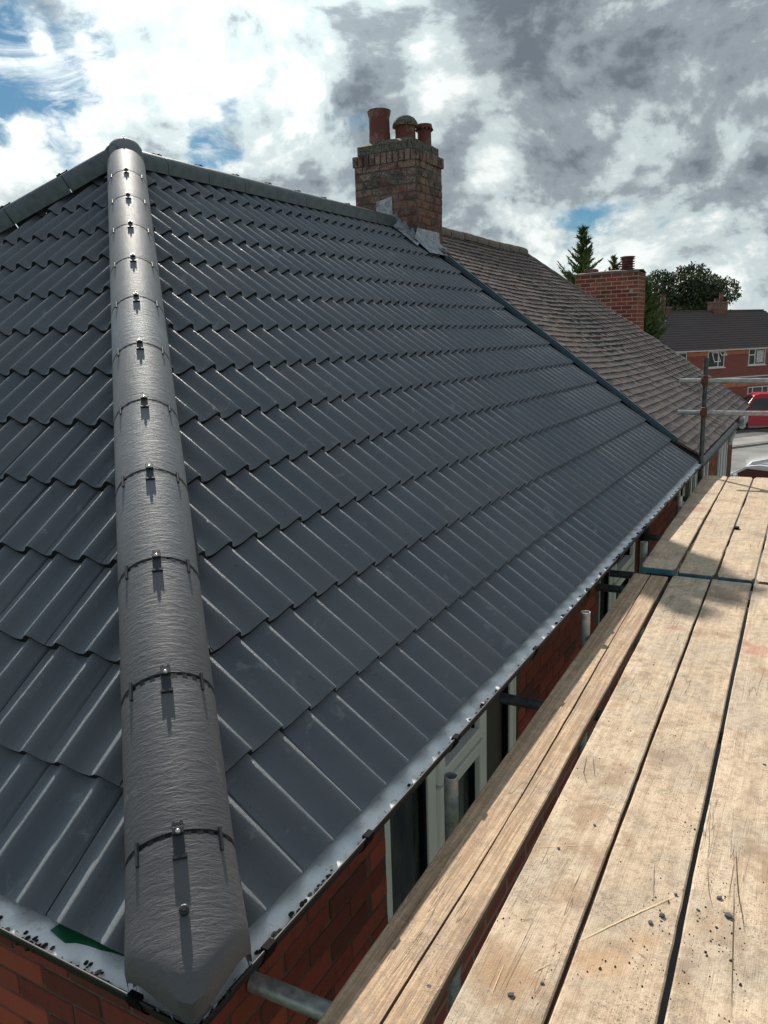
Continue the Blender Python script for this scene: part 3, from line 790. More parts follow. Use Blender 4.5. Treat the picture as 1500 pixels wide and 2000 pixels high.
# clumps of moss and grit in the gutter
def clumps(name, spots, parent, m='dirt'):
    bm = bmesh.new()
    for (x, y, z, s) in spots:
        r = bmesh.ops.create_icosphere(bm, subdivisions=1, radius=1)
        for v in r['verts']:
            k = 1+.5*noise.noise(v.co*1.7+V((x*50, y*50, 0))); v.co = V((x+v.co.x*s*k*.8, y+v.co.y*s*k*1.2, z+v.co.z*s*k*.45))
    me = bpy.data.meshes.new(name); bm.to_mesh(me); bm.free(); me.materials.append(MATS[m]); o = bpy.data.objects.new(name, me); link(o); adopt(o, parent); tag(o, kind='stuff'); return o
sp = []
for i in range(60):
    y = random.choice([.22, .28, .36, .42, .46, 1.0, 1.35, 1.45, 1.55, 1.62, 1.7])+rnd(-.05, .05); x = rnd(.022, .042); sp.append((x, y, -.052, rnd(.003, .009)))
for i in range(30): y = 2.55+.15*i*1.0+rnd(-.02, .02); [sp.append((.022+rnd(-.006, .012), y+rnd(-.02, .02), -.058, rnd(.006, .013))) for _ in range(3)]
for i in range(90): y = rnd(1.9, 7.6); x = rnd(.02, .046); sp.append((x, y, -.058, rnd(.002, .007)))
for i in range(34): x = random.choice([-.62, -.5, -.47, -.3, -.26])+rnd(-.05, .05); yy_ = rnd(-.045, -.012); sp.append((x, yy_, -.057, rnd(.004, .010)))
clumps('gutter_moss', sp, gut)

def bright_fill(axis, a, b, parent, seed):  # white fill added high in the trough to catch more sky and look brighter
    mb = MB(); n = 5; N = int(abs(b-a)/.02); vs = []
    for j in range(N+1):
        s_ = a+(b-a)*j/N; e = .034+.005*noise.noise(V((s_*6, seed, 0)))+.004*noise.noise(V((s_*31, seed, 0)))-(.010 if noise.noise(V((s_*2.2, seed+4, 0))) > .1 else 0)
        for i in range(n+1):
            x = -.062+(e+.062)*i/n; z = -.056+.002*noise.noise(V((s_*9, x*60, seed)))-(.010 if i == n else .0)-(.002 if i == n-1 else 0)
            vs.append((x, s_, z) if axis == 'y' else (s_, -x, z))
    fs = [(j*(n+1)+i, j*(n+1)+i+1, (j+1)*(n+1)+i+1, (j+1)*(n+1)+i) for j in range(N) for i in range(n)]
    if axis == 'x': pass
    mb.add(vs, fs).build('gutter_bright_fill', 'bright_fill', parent, smooth=True, angle=60)
bright_fill('y', .03, L-.01, gut, 1.0); bright_fill('x', -.03, -4.5, gut2, 7.0)
# ---------------- walls with bricks
BR = MB().box((0, -.004, 0), (.215, .05, .065)).mesh('brick_mesh', 'brick', bevel=.0025)
BRH = MB().box((0, -.004, 0), (.1025, .05, .065)).mesh('half_brick_mesh', 'brick', bevel=.0025)
def brick_run(parent, org, d, s0, s1, z, holes, odd, full=BR, half=BRH, bl=.225, hl=.1125, inward=None):
    # d = direction along the wall; brick's local y points into the wall
    out = -inward
    s = s0+(-hl if odd else 0)
    while s < s1:
        a, b_ = s, s+bl-.01
        me = full
        if a < s0-.001: a = s0; me = half
        if b_ > s1: s += bl; continue
        hit = False
        for (h0, h1) in holes:
            if a < h1 and b_ > h0: hit = True
        if not hit:
            o_ = org+d*a+V((0, 0, z))+out*rnd(-.001, .0015)
            place('brick', me, frame(o_, d, inward, V((0, 0, 1))), parent)
        s += bl
wallx = -.10
wins = [(1.01, 2.33), (3.93, 5.08), (7.12, 7.62)]
mb = MB()   # mortar skin, split round the windows, down to the ground
ZT, ZB = -.09, -1.15
edges_ = [.10]+[v for w_ in wins for v in w_]+[L]
piers = [MB().box((wallx-.25, edges_[i], ZB), (wallx, edges_[i+1], ZT)).build('wall', 'mortar', house) for i in range(0, len(edges_), 2)]

MB().box((wallx-.25, .10, GZ), (wallx, L, ZB)).build('lower_wall', 'far_brick', house)
wall = piers[0]
wall_end = MB().box((-2*W+.1, .10, GZ), (wallx-.2505, .35, ZT)).build('end_wall', 'mortar', house)
d_ = V((0, 1, 0))
for r in range(11):
    z = -.145-.075*r
    holes = [(a, b_) for a, b_ in wins]
    brick_run(wall, V((wallx, 0, 0)), d_, .10, 1.0, z, [], r % 2, inward=V((-1, 0, 0)))
    if r % 2 == 1: place('brick', BRH, frame(V((wallx, .905, z)), d_, V((-1, 0, 0)), V((0, 0, 1))), wall)
    brick_run(wall, V((wallx, 0, 0)), d_, 2.345, 3.915, z, [], r % 2, inward=V((-1, 0, 0)))
    if r < 9: brick_run(wall, V((wallx, 0, 0)), d_, 5.10, 7.11, z, [], r % 2, inward=V((-1, 0, 0)))
# gable-side wall: bricks face -Y
for r in range(11):
    z = -.145-.075*r
    s = 0.1125 if r % 2 else 0
    for i in range(9):
        x = wallx-.215-s-.225*i
        place('brick', BR, frame(V((x, .10, z)), V((1, 0, 0)), V((0, 1, 0)), V((0, 0, 1))), wall)
    if r % 2: place('brick', BRH, frame(V((wallx-.1025, .10, z)), V((1, 0, 0)), V((0, 1, 0)), V((0, 0, 1))), wall)
# soffit/fascia behind the gutter
mb = MB(); mb.box((wallx+.001, .07, -.125), (wallx+.022, L, -.035)); mb.box((-2*W, .078, -.125), (wallx, .099, -.035)); mb.build('fascia', 'black_plastic', house)

# ---------------- windows: x = wall plane
def bar(mb, y0, y1, z0, z1, x0=wallx-.06, x1=wallx-.012, mi=0): mb.box((x0, y0, z0), (x1, y1, z1), mi)
def window(y0, y1, name='window', mullions=(), openers=(), bottom=-1.15, top=-.125, m='upvc', parent=house, curtains=(), fw=.062):
    mb = MB(); bar(mb, y0, y0+fw, bottom, top); bar(mb, y1-fw, y1, bottom, top); bar(mb, y0+fw, y1-fw, top-.05, top); bar(mb, y0+fw, y1-fw, bottom, bottom+.06)
    bar(mb, y0, y0+.012, bottom, top, wallx-.012, wallx-.004); bar(mb, y1-.012, y1, bottom, top, wallx-.012, wallx-.004)
    for a in mullions: bar(mb, a-.035, a+.035, bottom+.06, top-.05)
    w_ = mb.build(name, m, parent, bevel=.003)
    for (a, b_, z0, z1) in openers:   # casement sashes stand proud
        mb = MB(); x0, x1 = wallx-.055, wallx+.006
        for q in ((a, a+.05, z0, z1), (b_-.05, b_, z0, z1), (a+.05, b_-.05, z0, z0+.05), (a+.05, b_-.05, z1-.05, z1)): mb.box((x0, q[0], q[2]), (x1, q[1], q[3]))
        mb.build('sash', m, w_, bevel=.004)
        for q in ((a+.05, a+.058, z0+.05, z1-.05), (b_-.058, b_-.05, z0+.05, z1-.05)): MB().box((wallx-.05, q[0], q[2]), (wallx-.02, q[1], q[3])).build('glazing_seal', 'seal', w_)
    ys = [y0+fw]+sum([[a-.035, a+.035] for a in mullions], [])+[y1-fw]
    for i in range(0, len(ys), 2):
        mb = MB(); mb.box((wallx-.052, ys[i], bottom+.06), (wallx-.046, ys[i+1], top-.05)); mb.build('pane', 'curtain' if (i//2) in curtains else 'glass', w_)
        for q in ((ys[i], ys[i]+.010), (ys[i+1]-.022, ys[i+1])): MB().box((wallx-.044, q[0], bottom+.06), (wallx-.022, q[1], top-.05)).build('glazing_seal', 'seal', w_)
    return w_
window(1.01, 2.33, mullions=(1.405, 1.93), openers=((1.44, 1.895, -.36, -.175), (1.44, 1.895, -1.09, -.38)), curtains=(2,))
window(3.93, 5.08, mullions=(4.32,), openers=((4.355, 5.01, -.40, -.175), (4.355, 5.01, -1.09, -.42)))
window(7.12, 7.62, mullions=(7.33,), m='upvc_bright')
mb = MB().tube((wallx+.045, 5.20, GZ), (wallx+.045, 5.20, -.09), .034, 16)
mb.build('downpipe', 'black_plastic', house, smooth=True)
mb = MB(); mb.box((.01, 1.49, -.66), (.055, 1.51, -.64)); 
# ---------------- main chimney
CX0, CX1, CY0, CY1 = -3.893, -3.093, 7.40, 8.085
chim = MB()
chim.box((CX0+.001, CY0+.001, .8), (CX1-.001, CY1-.001, 3.30)).box((CX0-.006, CY0-.006, 3.30), (CX1+.006, CY1+.006, 3.40)).box((CX0+.03, CY0+.03, 3.40), (CX1-.03, CY1-.03, 3.52))
chimney = chim.build('chimney', 'mortar_old', house)
def cbrick(l, h=.072, m='chimney_brick', dep=.06): return MB().box((0, -.004, 0), (l, dep, h)).mesh('chimney_brick_mesh', m, bevel=.004)
lens = {}
def put_brick(parent, l, o_, d, inn, h=.072, m='chimney_brick'):
    key = (round(l, 3), h, m)
    if key not in lens: lens[key] = cbrick(l, h, m)
    tw = rnd(-.015, .015); d2 = (d+inn*tw).normalized(); z = V((0, 0, 1)); i2 = z.cross(d2); i2 = i2 if i2.dot(inn) > 0 else -i2
    er = .007 if m in ('chimney_brick', 'mossy') else .002; tl = rnd(-.012, .012) if er > .005 else 0; d3 = (d2+z*tl).normalized(); i2 = z.cross(d3).normalized(); i2 = i2 if i2.dot(inn) > 0 else -i2
    place('brick', lens[key], frame(o_-inn*rnd(-.003, er), d3, i2, (d3.cross(i2)).normalized()), parent)
CH = .086
def face_bricks(parent, o0, d, inn, length, z, pattern, h=.070, m='chimney_brick', gap=.016):
    s = 0
    i = 0
    tot = sum(pattern); 
    for l in pattern:
        l2 = l/tot*length
        put_brick(parent, l2-gap, o0+d*(s+gap/2)+V((0, 0, z)), d, inn, h, m); s += l2
X, Y = V((1, 0, 0)), V((0, 1, 0))
for r in range(12):
    z = 3.30-CH*(r+1)+.010
    pf = [.225, .225, .225, .1125] if r % 2 else [.1125, .225, .225, .225]
    ps = [.1125, .225, .225, .1125] if r % 2 else [.225, .225, .225]
    if z > 2.10: face_bricks(chimney, V((CX0, CY0, 0)), X, Y, CX1-CX0, z, pf)
    face_bricks(chimney, V((CX1, CY0, 0)), Y, -X, CY1-CY0, z, ps)
face_bricks(chimney, V((CX0-.02, CY0-.02, 0)), X, Y, CX1-CX0+.04, 3.295, [.07]*11, h=.115)
face_bricks(chimney, V((CX1+.02, CY0-.02, 0)), Y, -X, CY1-CY0+.04, 3.295, [.07]*9, h=.115)
# upper weathered courses and mortar flaunching
for r in range(1):
    z = 3.415+.01
    face_bricks(chimney, V((CX0+.028, CY0+.028, 0)), X, Y, CX1-CX0-.056, z, [.225]*3+[.09], h=.09, m='mossy'); face_bricks(chimney, V((CX1-.028, CY0+.028, 0)), Y, -X, CY1-CY0-.056, z, [.2]*3, h=.09, m='mossy')
mb = MB(); n = 9; vs = []
for j in range(n+1):
    for i in range(n+1):
        u, v = i/n, j/n; x = CX0+.03+(CX1-CX0-.06)*u; y = CY0+.03+(CY1-CY0-.06)*v
        e = min(u, 1-u, v, 1-v)*2; vs.append((x, y, 3.52+.07*min(1, e*2)**.7+.012*noise.noise(V((x*9, y*9, 1)))))
mb.add(vs, [(j*(n+1)+i, j*(n+1)+i+1, (j+1)*(n+1)+i+1, (j+1)*(n+1)+i) for j in range(n) for i in range(n)]).build('flaunching', 'mossy', chimney, smooth=True)
def pot(name, x, y, z0, z1, r, kind):
    h = z1-z0
    if kind == 'flared': pr = [(r*.98, 0), (r*.90, h*.45), (r*.88, h*.8), (r*.98, h*.90), (r*1.0, h*.94), (r*1.03, h*.98), (r*1.0, h), (r*.88, h), (r*.84, h*.9), (r*.8, h*.3)]
    elif kind == 'domed': pr = [(r, 0), (r*.97, h*.62), (r*.97, h*.66), (r*1.22, h*.67), (r*1.22, h*.73), (r*1.12, h*.80), (r*.9, h*.90), (r*.5, h*.98), (0, h)]
    else: pr = [(r, 0), (r*.95, h*.6), (r*.95, h*.72), (r*1.12, h*.76), (r*1.15, h*.86), (r*1.05, h*.98), (r*.8, h), (r*.75, h*.85), (r*.7, h*.4)]
    o_ = MB().lathe((x, y, z0), pr, 28).build('chimney_pot', 'pot', chimney, smooth=True, angle=35)
    if kind == 'domed':
        MB().lathe((x, y, z0), [(r*1.235, h*.665), (r*1.235, h*.735), (r*1.13, h*.81), (r*.91, h*.91), (r*.51, h*.99), (0, h*1.01)], 28).build('cowl_dome', 'mossy', o_, smooth=True)
    if kind == 'holed':
        mb = MB()
        for k in range(12):
            a = k*math.pi/6; c = V((x+r*1.11*math.cos(a), y+r*1.11*math.sin(a), z0+h*.80)); d = V((math.cos(a), math.sin(a), 0)); mb.tube(c, c+d*.012, .012, 8)
        mb.build('vent_hole', 'seal', o_)
    return o_
tag(pot('p', -3.665, 7.62, 3.50, 3.925, .135, 'flared'), 'tall flared open clay chimney pot, leftmost of three')
tag(pot('p', -3.415, 7.79, 3.50, 3.870, .122, 'domed'), 'clay chimney pot with a lichened dome cowl')
tag(pot('p', -3.27, 8.0, 3.48, 3.80, .085, 'holed'), 'small clay chimney pot with a ring of vent holes')
# lead: stepped side flashing, saddle, apron
mb = MB(); yf = CY0-.016
def rz(x): return H-abs(x+W)*H/W   # roof height at x
steps = 6; pts = []
x = -3.60; 
mb2 = MB()
xs_ = [-3.61, -3.40, -3.29, -3.19, -3.095]
for i in range(len(xs_)-1):
    a, b_ = xs_[i], xs_[i+1]; zt = rz(max(b_, -W))+(.30 if i == 0 else .19-.012*i)
    za = rz(a)-.02; zb = rz(b_)-.02
    y_ = yf-.004*(i % 2)
    vs = [(a, y_, za), (b_, y_, zb), (b_, y_, zt-.085), (a+(.05 if i else 0), y_, zt), (a-.0, y_, zt-(.0 if i == 0 else .02))]
    if i == 0: vs = [(a, y_, za), (b_, y_, zb), (b_, y_, zt-.02), (a, y_, zt-.06)]
    n_ = len(vs); vb = [(p[0], p[1]+.006, p[2]) for p in vs]
    mb2.add(vs+vb, [tuple(range(n_))]+[(k, n_+k, n_+(k+1) % n_, (k+1) % n_) for k in range(n_)])
mb2.build('stepped_flashing', 'lead', chimney)
mb = MB()
# soaker/secret run beside the stack
m_ = 14; vs = []
for i in range(m_+1):
    x = -W+.01+(CX1+W+.06)*i/m_
    vs += [V((x, CY0-.02, rz(x)+.055)), V((x, CY0-.11+.012*noise.noise(V((i*.9, 0, 0))), rz(x)+.012+.008*noise.noise(V((i*1.3, 4, 0))))), V((x, CY0-.135, rz(x)-.006))]
mb.add(vs, [(3*i+j, 3*i+j+1, 3*i+j+4, 3*i+j+3) for i in range(m_) for j in range(2)]).build('lead_soaker', 'lead', chimney, smooth=True, angle=60)
mb = MB(); xa = CX1; m_ = 18; vs = []
for i in range(m_+1):
    y = CY0-.10+(CY1-CY0-.02)*i/m_; k = noise.noise(V((i*.8, 9, 0)))
    z0 = rz(xa)
    vs += [V((xa+.012, y if y > CY0-.02 else CY0-.02, z0+.15)), V((xa+.02, y, z0+.03)), V((xa+.10+.02*k, y+.02, rz(xa+.10)+.022+.010*k)), V((xa+.19+.02*k, y+.03, rz(xa+.19)+.010))]
mb.add(vs, [(4*i+j, 4*i+4+j, 4*i+5+j, 4*i+1+j) for i in range(m_) for j in range(3)]).build('lead_apron', 'lead', chimney, smooth=True, angle=60)

# ================================================================== NEIGHBOUR'S HALF
nb = thing('semi_detached_house', (-W, 11, GZ), 'far half of the semi, with weathered brown plain-tile roof', 'house')
NY0, NRE, NYE = L+.004, 12.05, 14.15
mb = MB(); zo = -.03
A = [V((0, NY0, zo)), V((0, NYE, zo)), V((-2*W, NYE, zo)), V((-2*W, NY0, zo)), V((-W, NRE, H+zo)), V((-W, NY0, H+zo))]
mb.add(A, [(0, 1, 4, 5), (1, 2, 4), (2, 3, 5, 4), (0, 3, 2, 1), (0, 5, 3)])
nroof = mb.build('roof', 'underlay', nb)
def sag(y, v): return -.045*math.sin((y-8)*.75)*math.sin(v*math.pi/4.3)+.012*noise.noise(V((y*1.1, v*.4, 0)))
pw, pg = .166, .1005
def ptile_mesh():
    mb = MB(); w_ = pw-.004; l = .20; t = .024
    return mb.add([(0, 0, 0), (w_/2, 0, .003), (w_, 0, 0), (0, l, -.026), (w_/2, l, -.024), (w_, l, -.026), (0, 0, -t), (w_/2, 0, .003-t), (w_, 0, -t), (0, l, -.026-t), (w_, l, -.026-t)],
                  [(0, 1, 4, 3), (1, 2, 5, 4), (6, 7, 1, 0), (7, 8, 2, 1), (0, 3, 9, 6), (2, 8, 10, 5)]).mesh('plain_tile_mesh', 'plain_tile')
PT = ptile_mesh(); pl_ = []
for k in range(43):
    v = pg*k
    for j in range(42):
        y = NY0+.02+pw*j+(pw/2 if k % 2 else 0)-pw/2
        yend = NYE-(NYE-NRE)*v/SL
        if y+pw*.5 > yend or y < NY0+.004-pw*.3: continue
        y = max(y, NY0+.004)
        o = uR*(v+rnd(-.004, .004))+V((0, y, 0))+nR*(sag(y, v)+.022+rnd(-.003, .004))
        xx = (Y+uR*rnd(-.02, .02)).normalized(); zz = (nR+xx*rnd(-.015, .015)).normalized(); up = zz.cross(xx).normalized()
        m_ = frame(o, xx, up, zz)
        c = o; f_ = (c-CP).dot(Fw); py = 1000-F0*(c-CP).dot(Uu)/f_
        pl_.append(((c-CP).length-(.0), PT, m_))
pl_.sort(key=lambda t: t[0])
for d, me, m_ in pl_[:299]: place('roof_tile', me, m_, nroof)
# the remaining plain tiles, one mesh, colour still varied tile by tile through three of the same material's position noise
vs = []; fs = []
pv = [v.co.copy() for v in PT.vertices]; pf = [tuple(p.vertices) for p in PT.polygons]
for d, me, m_ in pl_[299:]:
    n = len(vs); vs += [m_ @ v for v in pv]; fs += [tuple(n+i for i in f) for f in pf]
mb = MB(); mb.add(vs, fs); o = mb.build('field_of_plain_tiles', 'plain_tile', nroof); tag(o, kind='stuff')
NR = arch_mesh('old_ridge_mesh', .42, .085, 'old_ridge', drop=.03, wob=.006)
for i in range(9):
    y = 8.02+.447*i; dz = .02+sag(y, 4.2)+rnd(-.004, .004)
    place('ridge_tile', NR, frame(V((-W, y, H+.065+dz)), X*-1 if False else X, Y, V((0, 0, 1))), nb)
eh2 = V((-W, NRE-NYE, H)).normalized(); sd2 = eh2.cross(V((0, 0, 1))).normalized(); up2 = sd2.cross(eh2).normalized()
NHIP = arch_mesh('old_hip_mesh', .21, .055, 'old_ridge', drop=.02, wob=.006)
lenh = V((-W, NRE-NYE, H)).length
i = 0; t = .02
while t < lenh-.05:
    place('hip_tile', NHIP, frame(V((0, NYE, .04))+eh2*t+up2*rnd(0, .006), sd2, eh2, up2), nb); t += .2
# neighbour walls
mb = MB(); NX = wallx; mb.box((NX-.25, L, GZ), (NX, 12.6, -.07)); MB().box((-2*W+.1, 12.35, GZ), (NX-.2505, 12.6, -.07)).build('end_wall', 'mortar', nb)
nwall = mb.build('wall', 'mortar', nb)
BR2 = MB().box((0, -.004, 0), (.215, .05, .065)).mesh('brick_mesh', 'brick_red', bevel=.0025)
BR2H = MB().box((0, -.004, 0), (.1025, .05, .065)).mesh('half_brick_mesh', 'brick_red', bevel=.0025)
for r in range(8):
    z = -.215-.075*r
    brick_run(nwall, V((NX, 0, 0)), Y, 9.35, 10.5, z, [], r % 2, full=BR2, half=BR2H, inward=V((-1, 0, 0)))
    brick_run(nwall, V((NX, 0, 0)), Y, 11.62, 12.6, z, [], r % 2, full=BR2, half=BR2H, inward=V((-1, 0, 0)))
gutter('y', L+.01, 12.9, .0, -.06, .06, ['black_plastic', 'old_white'], nb, 'gutter')
mb = MB(); mb.box((NX+.002, L+.01, -.17), (NX+.03, 13.2, -.05)); 
for i in range(7): y = 12.35+.11*i; mb.box((.0, y, -.16+.02*(i % 2)), (.07, y+.07, -.02+.02*(i % 2)))
mb.build('fascia', 'old_white', nb)
mb = MB(); mb.tube((.0, 11.6, -.14), (-.06, 11.6, -.35), .033, 12).build('downpipe', 'old_white', nb)
def strips(y0, y1, n, parent, name='window'):
    mb = MB(); st = (y1-y0)/n
    for i in range(n+1): mb.box((NX-.03, y0+st*i-.03, -1.5), (NX+.02+.008*(i % 2), y0+st*i+.03, -.19))
    mb.box((NX-.03, y0, -.25), (NX+.015, y1, -.19))
    w_ = mb.build(name, 'upvc_bright', parent)
    for i in range(n): MB().box((NX-.006, y0+st*i+.03, -1.5), (NX+.006, y0+st*(i+1)-.03, -.25)).build('pane', 'glass', w_)
strips(7.90, 9.25, 5, nb); strips(10.6, 11.5, 5, nb)

# ================================================================== HOUSE BEHIND (only its stack shows)
hb = thing('house', (-7, 20, GZ), 'house behind the neighbour, hidden but for its square red brick stack', 'house')
mb = MB(); mb.box((-13, 17.2, GZ), (-4.1, 24, -.6)); mb.build('wall', 'far_brick', hb)
mb = MB(); mb.add([(-13.2, 17, -.6), (-4.0, 17, -.6), (-4.0, 24.2, -.6), (-13.2, 24.2, -.6), (-13.2, 20.6, 1.4), (-4.0, 20.6, 1.4)], [(0, 1, 5, 4), (2, 3, 4, 5), (1, 2, 5), (3, 0, 4)]).build('roof', 'plain_tile', hb)
ang = rad(3.0); dc = V((math.cos(ang), math.sin(ang)*-1.0, 0)); ic = V((-dc.y, dc.x, 0))
O2 = V((-3.94, 17.05, 0)); LW = 1.40
mt = frame(O2, dc, ic, V((0, 0, 1)))
st2 = MB().box((.001, .001, GZ), (LW-.001, .6, 2.60), mtx=mt).build('chimney', 'mortar_light', hb)
for r in range(19):
    z = 2.60-.087*(r+1)+.01
    pat = [.225]*6 if r % 2 else [.1125]+[.225]*5+[.1125]
    vis = pat
    face_bricks(st2, O2, dc, ic, LW, z, vis, m='brick_red', h=.069)
    if r < 19:
        O3 = O2+dc*LW; face_bricks(st2, O3, ic, -dc, .6, z, [.225, .225, .1125] if r % 2 else [.1125, .225, .225], m='brick_red', h=.073)
mb = MB(); n = 10; vs = []
for i in range(n+1):
    x = -.02+(LW+.04)*i/n; h = .03+.02*(1-abs(2*i/n-1.1)); vs += [mt @ V((x, -.02, 2.59)), mt @ V((x, -.015, 2.60+h)), mt @ V((x, .3, 2.62+h+.02)), mt @ V((x, .62, 2.60))]
mb.add(vs, [(4*i+j, 4*i+j+4, 4*i+j+5, 4*i+j+1) for i in range(n) for j in range(3)]).build('flaunching', 'old_ridge', st2)
mb = MB(); pr = [(.12, 0), (.12, .04)]
for k in range(5): z = .05+.05*k; pr += [(.115, z), (.16, z+.012), (.165, z+.022), (.118, z+.026)]
pr += [(.15, .30), (.165, .31), (.155, .325), (0, .335)]
mb.lathe(mt @ V((1.07, .3, 2.63)), pr, 24).build('chimney_pot', 'pot', st2, smooth=True, angle=30)['label'] = 'louvred red clay pot with ribbed sides'
MB().box((.14, .18, 2.62), (.40, .42, 2.74), mtx=mt).build('chimney_pot', 'pot', st2, bevel=.01)['label'] = 'short square red clay pot'

# ================================================================== FAR HOUSE ACROSS THE ROAD
FO = V((-6.0, 62.3, 0))
fh = thing('house', (FO.x, FO.y, GZ), 'red brick house across the road with brown tiled roof and white windows', 'house')
fm = frame(FO, fd, -fn, V((0, 0, 1)))    # local x along facade, y into building, z up
U0_, U1_ = -9.0, 13.0; EZ = -.08
mb = MB(); mb.box((U0_, 0, GZ-.3), (U1_, 7, EZ), mtx=fm); fw_ = mb.build('wall', 'far_brick', fh)
# roof built as stepped courses
mb = MB(); nco = 17; RZ = 2.80; dep = 3.5
for k in range(nco):
    t0, t1 = k/nco, (k+1)/nco; z0 = EZ+(RZ-EZ)*t0; z1 = EZ+(RZ-EZ)*t1; y0 = -.35+(dep+.35)*t0; y1 = -.35+(dep+.35)*t1
    ur0 = U1_+.3-3.8*t0; ur1 = U1_+.3-3.8*t1
    mb.add([fm @ V(p) for p in ((U0_, y0, z0), (ur0, y0, z0), (ur0, y0, z0+.07), (U0_, y0, z0+.07), (ur1, y1, z1+.0), (U0_, y1, z1+.0))], [(0, 1, 2, 3), (3, 2, 4, 5)])
mb.add([fm @ V(p) for p in ((U1_+.3, -.35, EZ), (U1_+.3, 7.3, EZ), (U1_+.3-3.8, dep, RZ))], [(0, 1, 2)])
mb.add([fm @ V(p) for p in ((U0_, 7.35, EZ), (U1_+.3, 7.3, EZ), (U1_-3.5, dep, RZ), (U0_, dep, RZ))], [(3, 2, 1, 0)])
mb.build('roof', 'far_roof', fh)
mb = MB(); mb.box((U0_, dep-.12, RZ-.03), (U1_-3.5, dep+.12, RZ+.06), mtx=fm).build('ridge', 'far_roof', fh)
MB().box((U0_, -.30, EZ-.10), (U1_+.2, -.10, EZ+.02), mtx=fm).build('fascia', 'fascia_white', fh)
for (a, b_) in ((-2.75, -.72), (1.1, 3.68), (5.62, 13)):
    MB().box((a, -.03, -.50), (b_, .02, -.19), mtx=fm).build('brick_band', 'orange_band', fh)
MB().box((U0_, -.035, -2.96), (U1_, .02, -2.66), mtx=fm).build('brick_band', 'orange_band', fh)
MB().box((U0_, -.05, -2.28), (U1_, .02, -2.20), mtx=fm).build('string_course', 'fascia_white', fh)
def fwin(a, b_, z0, z1, splits, top=None, label=None):
    mb = MB(); f = .07
    mb.box((a, -.06, z0), (b_, .0, z0+f), mtx=fm).box((a, -.06, z1-f), (b_, .0, z1), mtx=fm).box((a, -.06, z0+f), (a+f, 0, z1-f), mtx=fm).box((b_-f, -.06, z0+f), (b_, 0, z1-f), mtx=fm)
    for s in splits: mb.box((s-.045, -.06, z0+f), (s+.045, 0, z1-f), mtx=fm)
    if top: mb.box((a+f, -.055, top-.035), (splits[0]-.045 if splits else b_-f, -.002, top+.035), mtx=fm)
    mb.box((a-.08, -.14, z0-.08), (b_+.08, 0, z0-.002), mtx=fm)
    w_ = mb.build('window', 'fascia_white', fh)
    xs = [a+f]+sum([[s-.045, s+.045] for s in splits], [])+[b_-f]
    for i in range(0, len(xs), 2): MB().box((xs[i], -.03, z0+f), (xs[i+1], -.02, z1-f), mtx=fm).build('pane', 'glass', w_)
    return w_
fwin(-3.8, -2.85, -1.35, -.20, ())
w1 = fwin(-.68, 1.06, -1.40, -.20, (.42,))
w2 = fwin(3.72, 5.58, -1.38, -.16, (4.42,), top=-.62)
fwin(3.86, 6.2, -3.70, -3.04, (4.4, 5.5))
# open top-hung lights of the first window
def flap(a, b_, z0, z1, out, parent):
    m2 = fm @ Matrix.Translation((0, -.07, z1)) @ Matrix.Rotation(rad(-out), 4, 'X')
    mb = MB(); h = z1-z0
    mb.box((a, -.03, -h), (b_, 0, -h+.06), mtx=m2).box((a, -.03, -.06), (b_, 0, 0), mtx=m2).box((a, -.03, -h+.06), (a+.06, 0, -.06), mtx=m2).box((b_-.06, -.03, -h+.06), (b_, 0, -.06), mtx=m2)
    s_ = mb.build('open_sash', 'fascia_white', parent)
flap(-.35, .32, -1.05, -.3, 22, w1); flap(.46, 1.04, -.62, -.24, 35, w1)
# pale panel before the pane, standing in for the reflected house opposite
MB().box((4.62, -.045, -1.22), (5.40, -.035, -.30), mtx=fm).build('reflection_panel', 'old_white', w2)
def fchim(u, wdt, z1, pots):
    c = MB().box((u, dep-.35, 1.2), (u+wdt, dep+.35, z1), mtx=fm).box((u-.05, dep-.40, z1-.12), (u+wdt+.05, dep+.40, z1), mtx=fm).build('chimney', 'chimney_brick', fh)
    for (pu, r, h) in pots: MB().lathe(fm @ V((pu, dep, z1)), [(r*1.1, 0), (r, .1), (r*.85, h*.85), (r*1.05, h*.9), (r*1.05, h), (r*.7, h)], 12).build('chimney_pot', 'pot', c)
fchim(3.45, 1.5, 3.50, ((4.0, .14, .25), (4.55, .15, .7)))
fchim(-2.5, 1.3, 3.15, ((-1.75, .22, .9),))

# ================================================================== TREES
def leaf_cloud(centres, n, size, m, name, parent, needle=False, seed=1):
    n = int(n*1.25); rn = random.Random(seed); vs = []; fs = []
    tot = sum(c[3]**2 for c in centres)
    for (cx, cy, cz, r) in centres:
        k = int(n*r*r/tot)
        for _ in range(k):
            d = V((rn.gauss(0, 1), rn.gauss(0, 1), rn.gauss(0, 1))).normalized()
            rr = r*(.55+.5*rn.random()**.6)*(1+.25*noise.noise(d*2.3+V((cx, cy, cz))))
            p = V((cx, cy, cz))+V((d.x, d.y, d.z*.85))*rr
            a = V((rn.gauss(0, 1), rn.gauss(0, 1), rn.gauss(0, 1))).normalized(); b_ = a.orthogonal().normalized(); s = size*rn.uniform(.5, 1.3)
            i = len(vs); vs += [p-a*s, p+b_*s*.6, p+a*s, p-b_*s*.6]; fs.append((i, i+1, i+2, i+3))
    MB().add(vs, fs).build(name, m, parent)
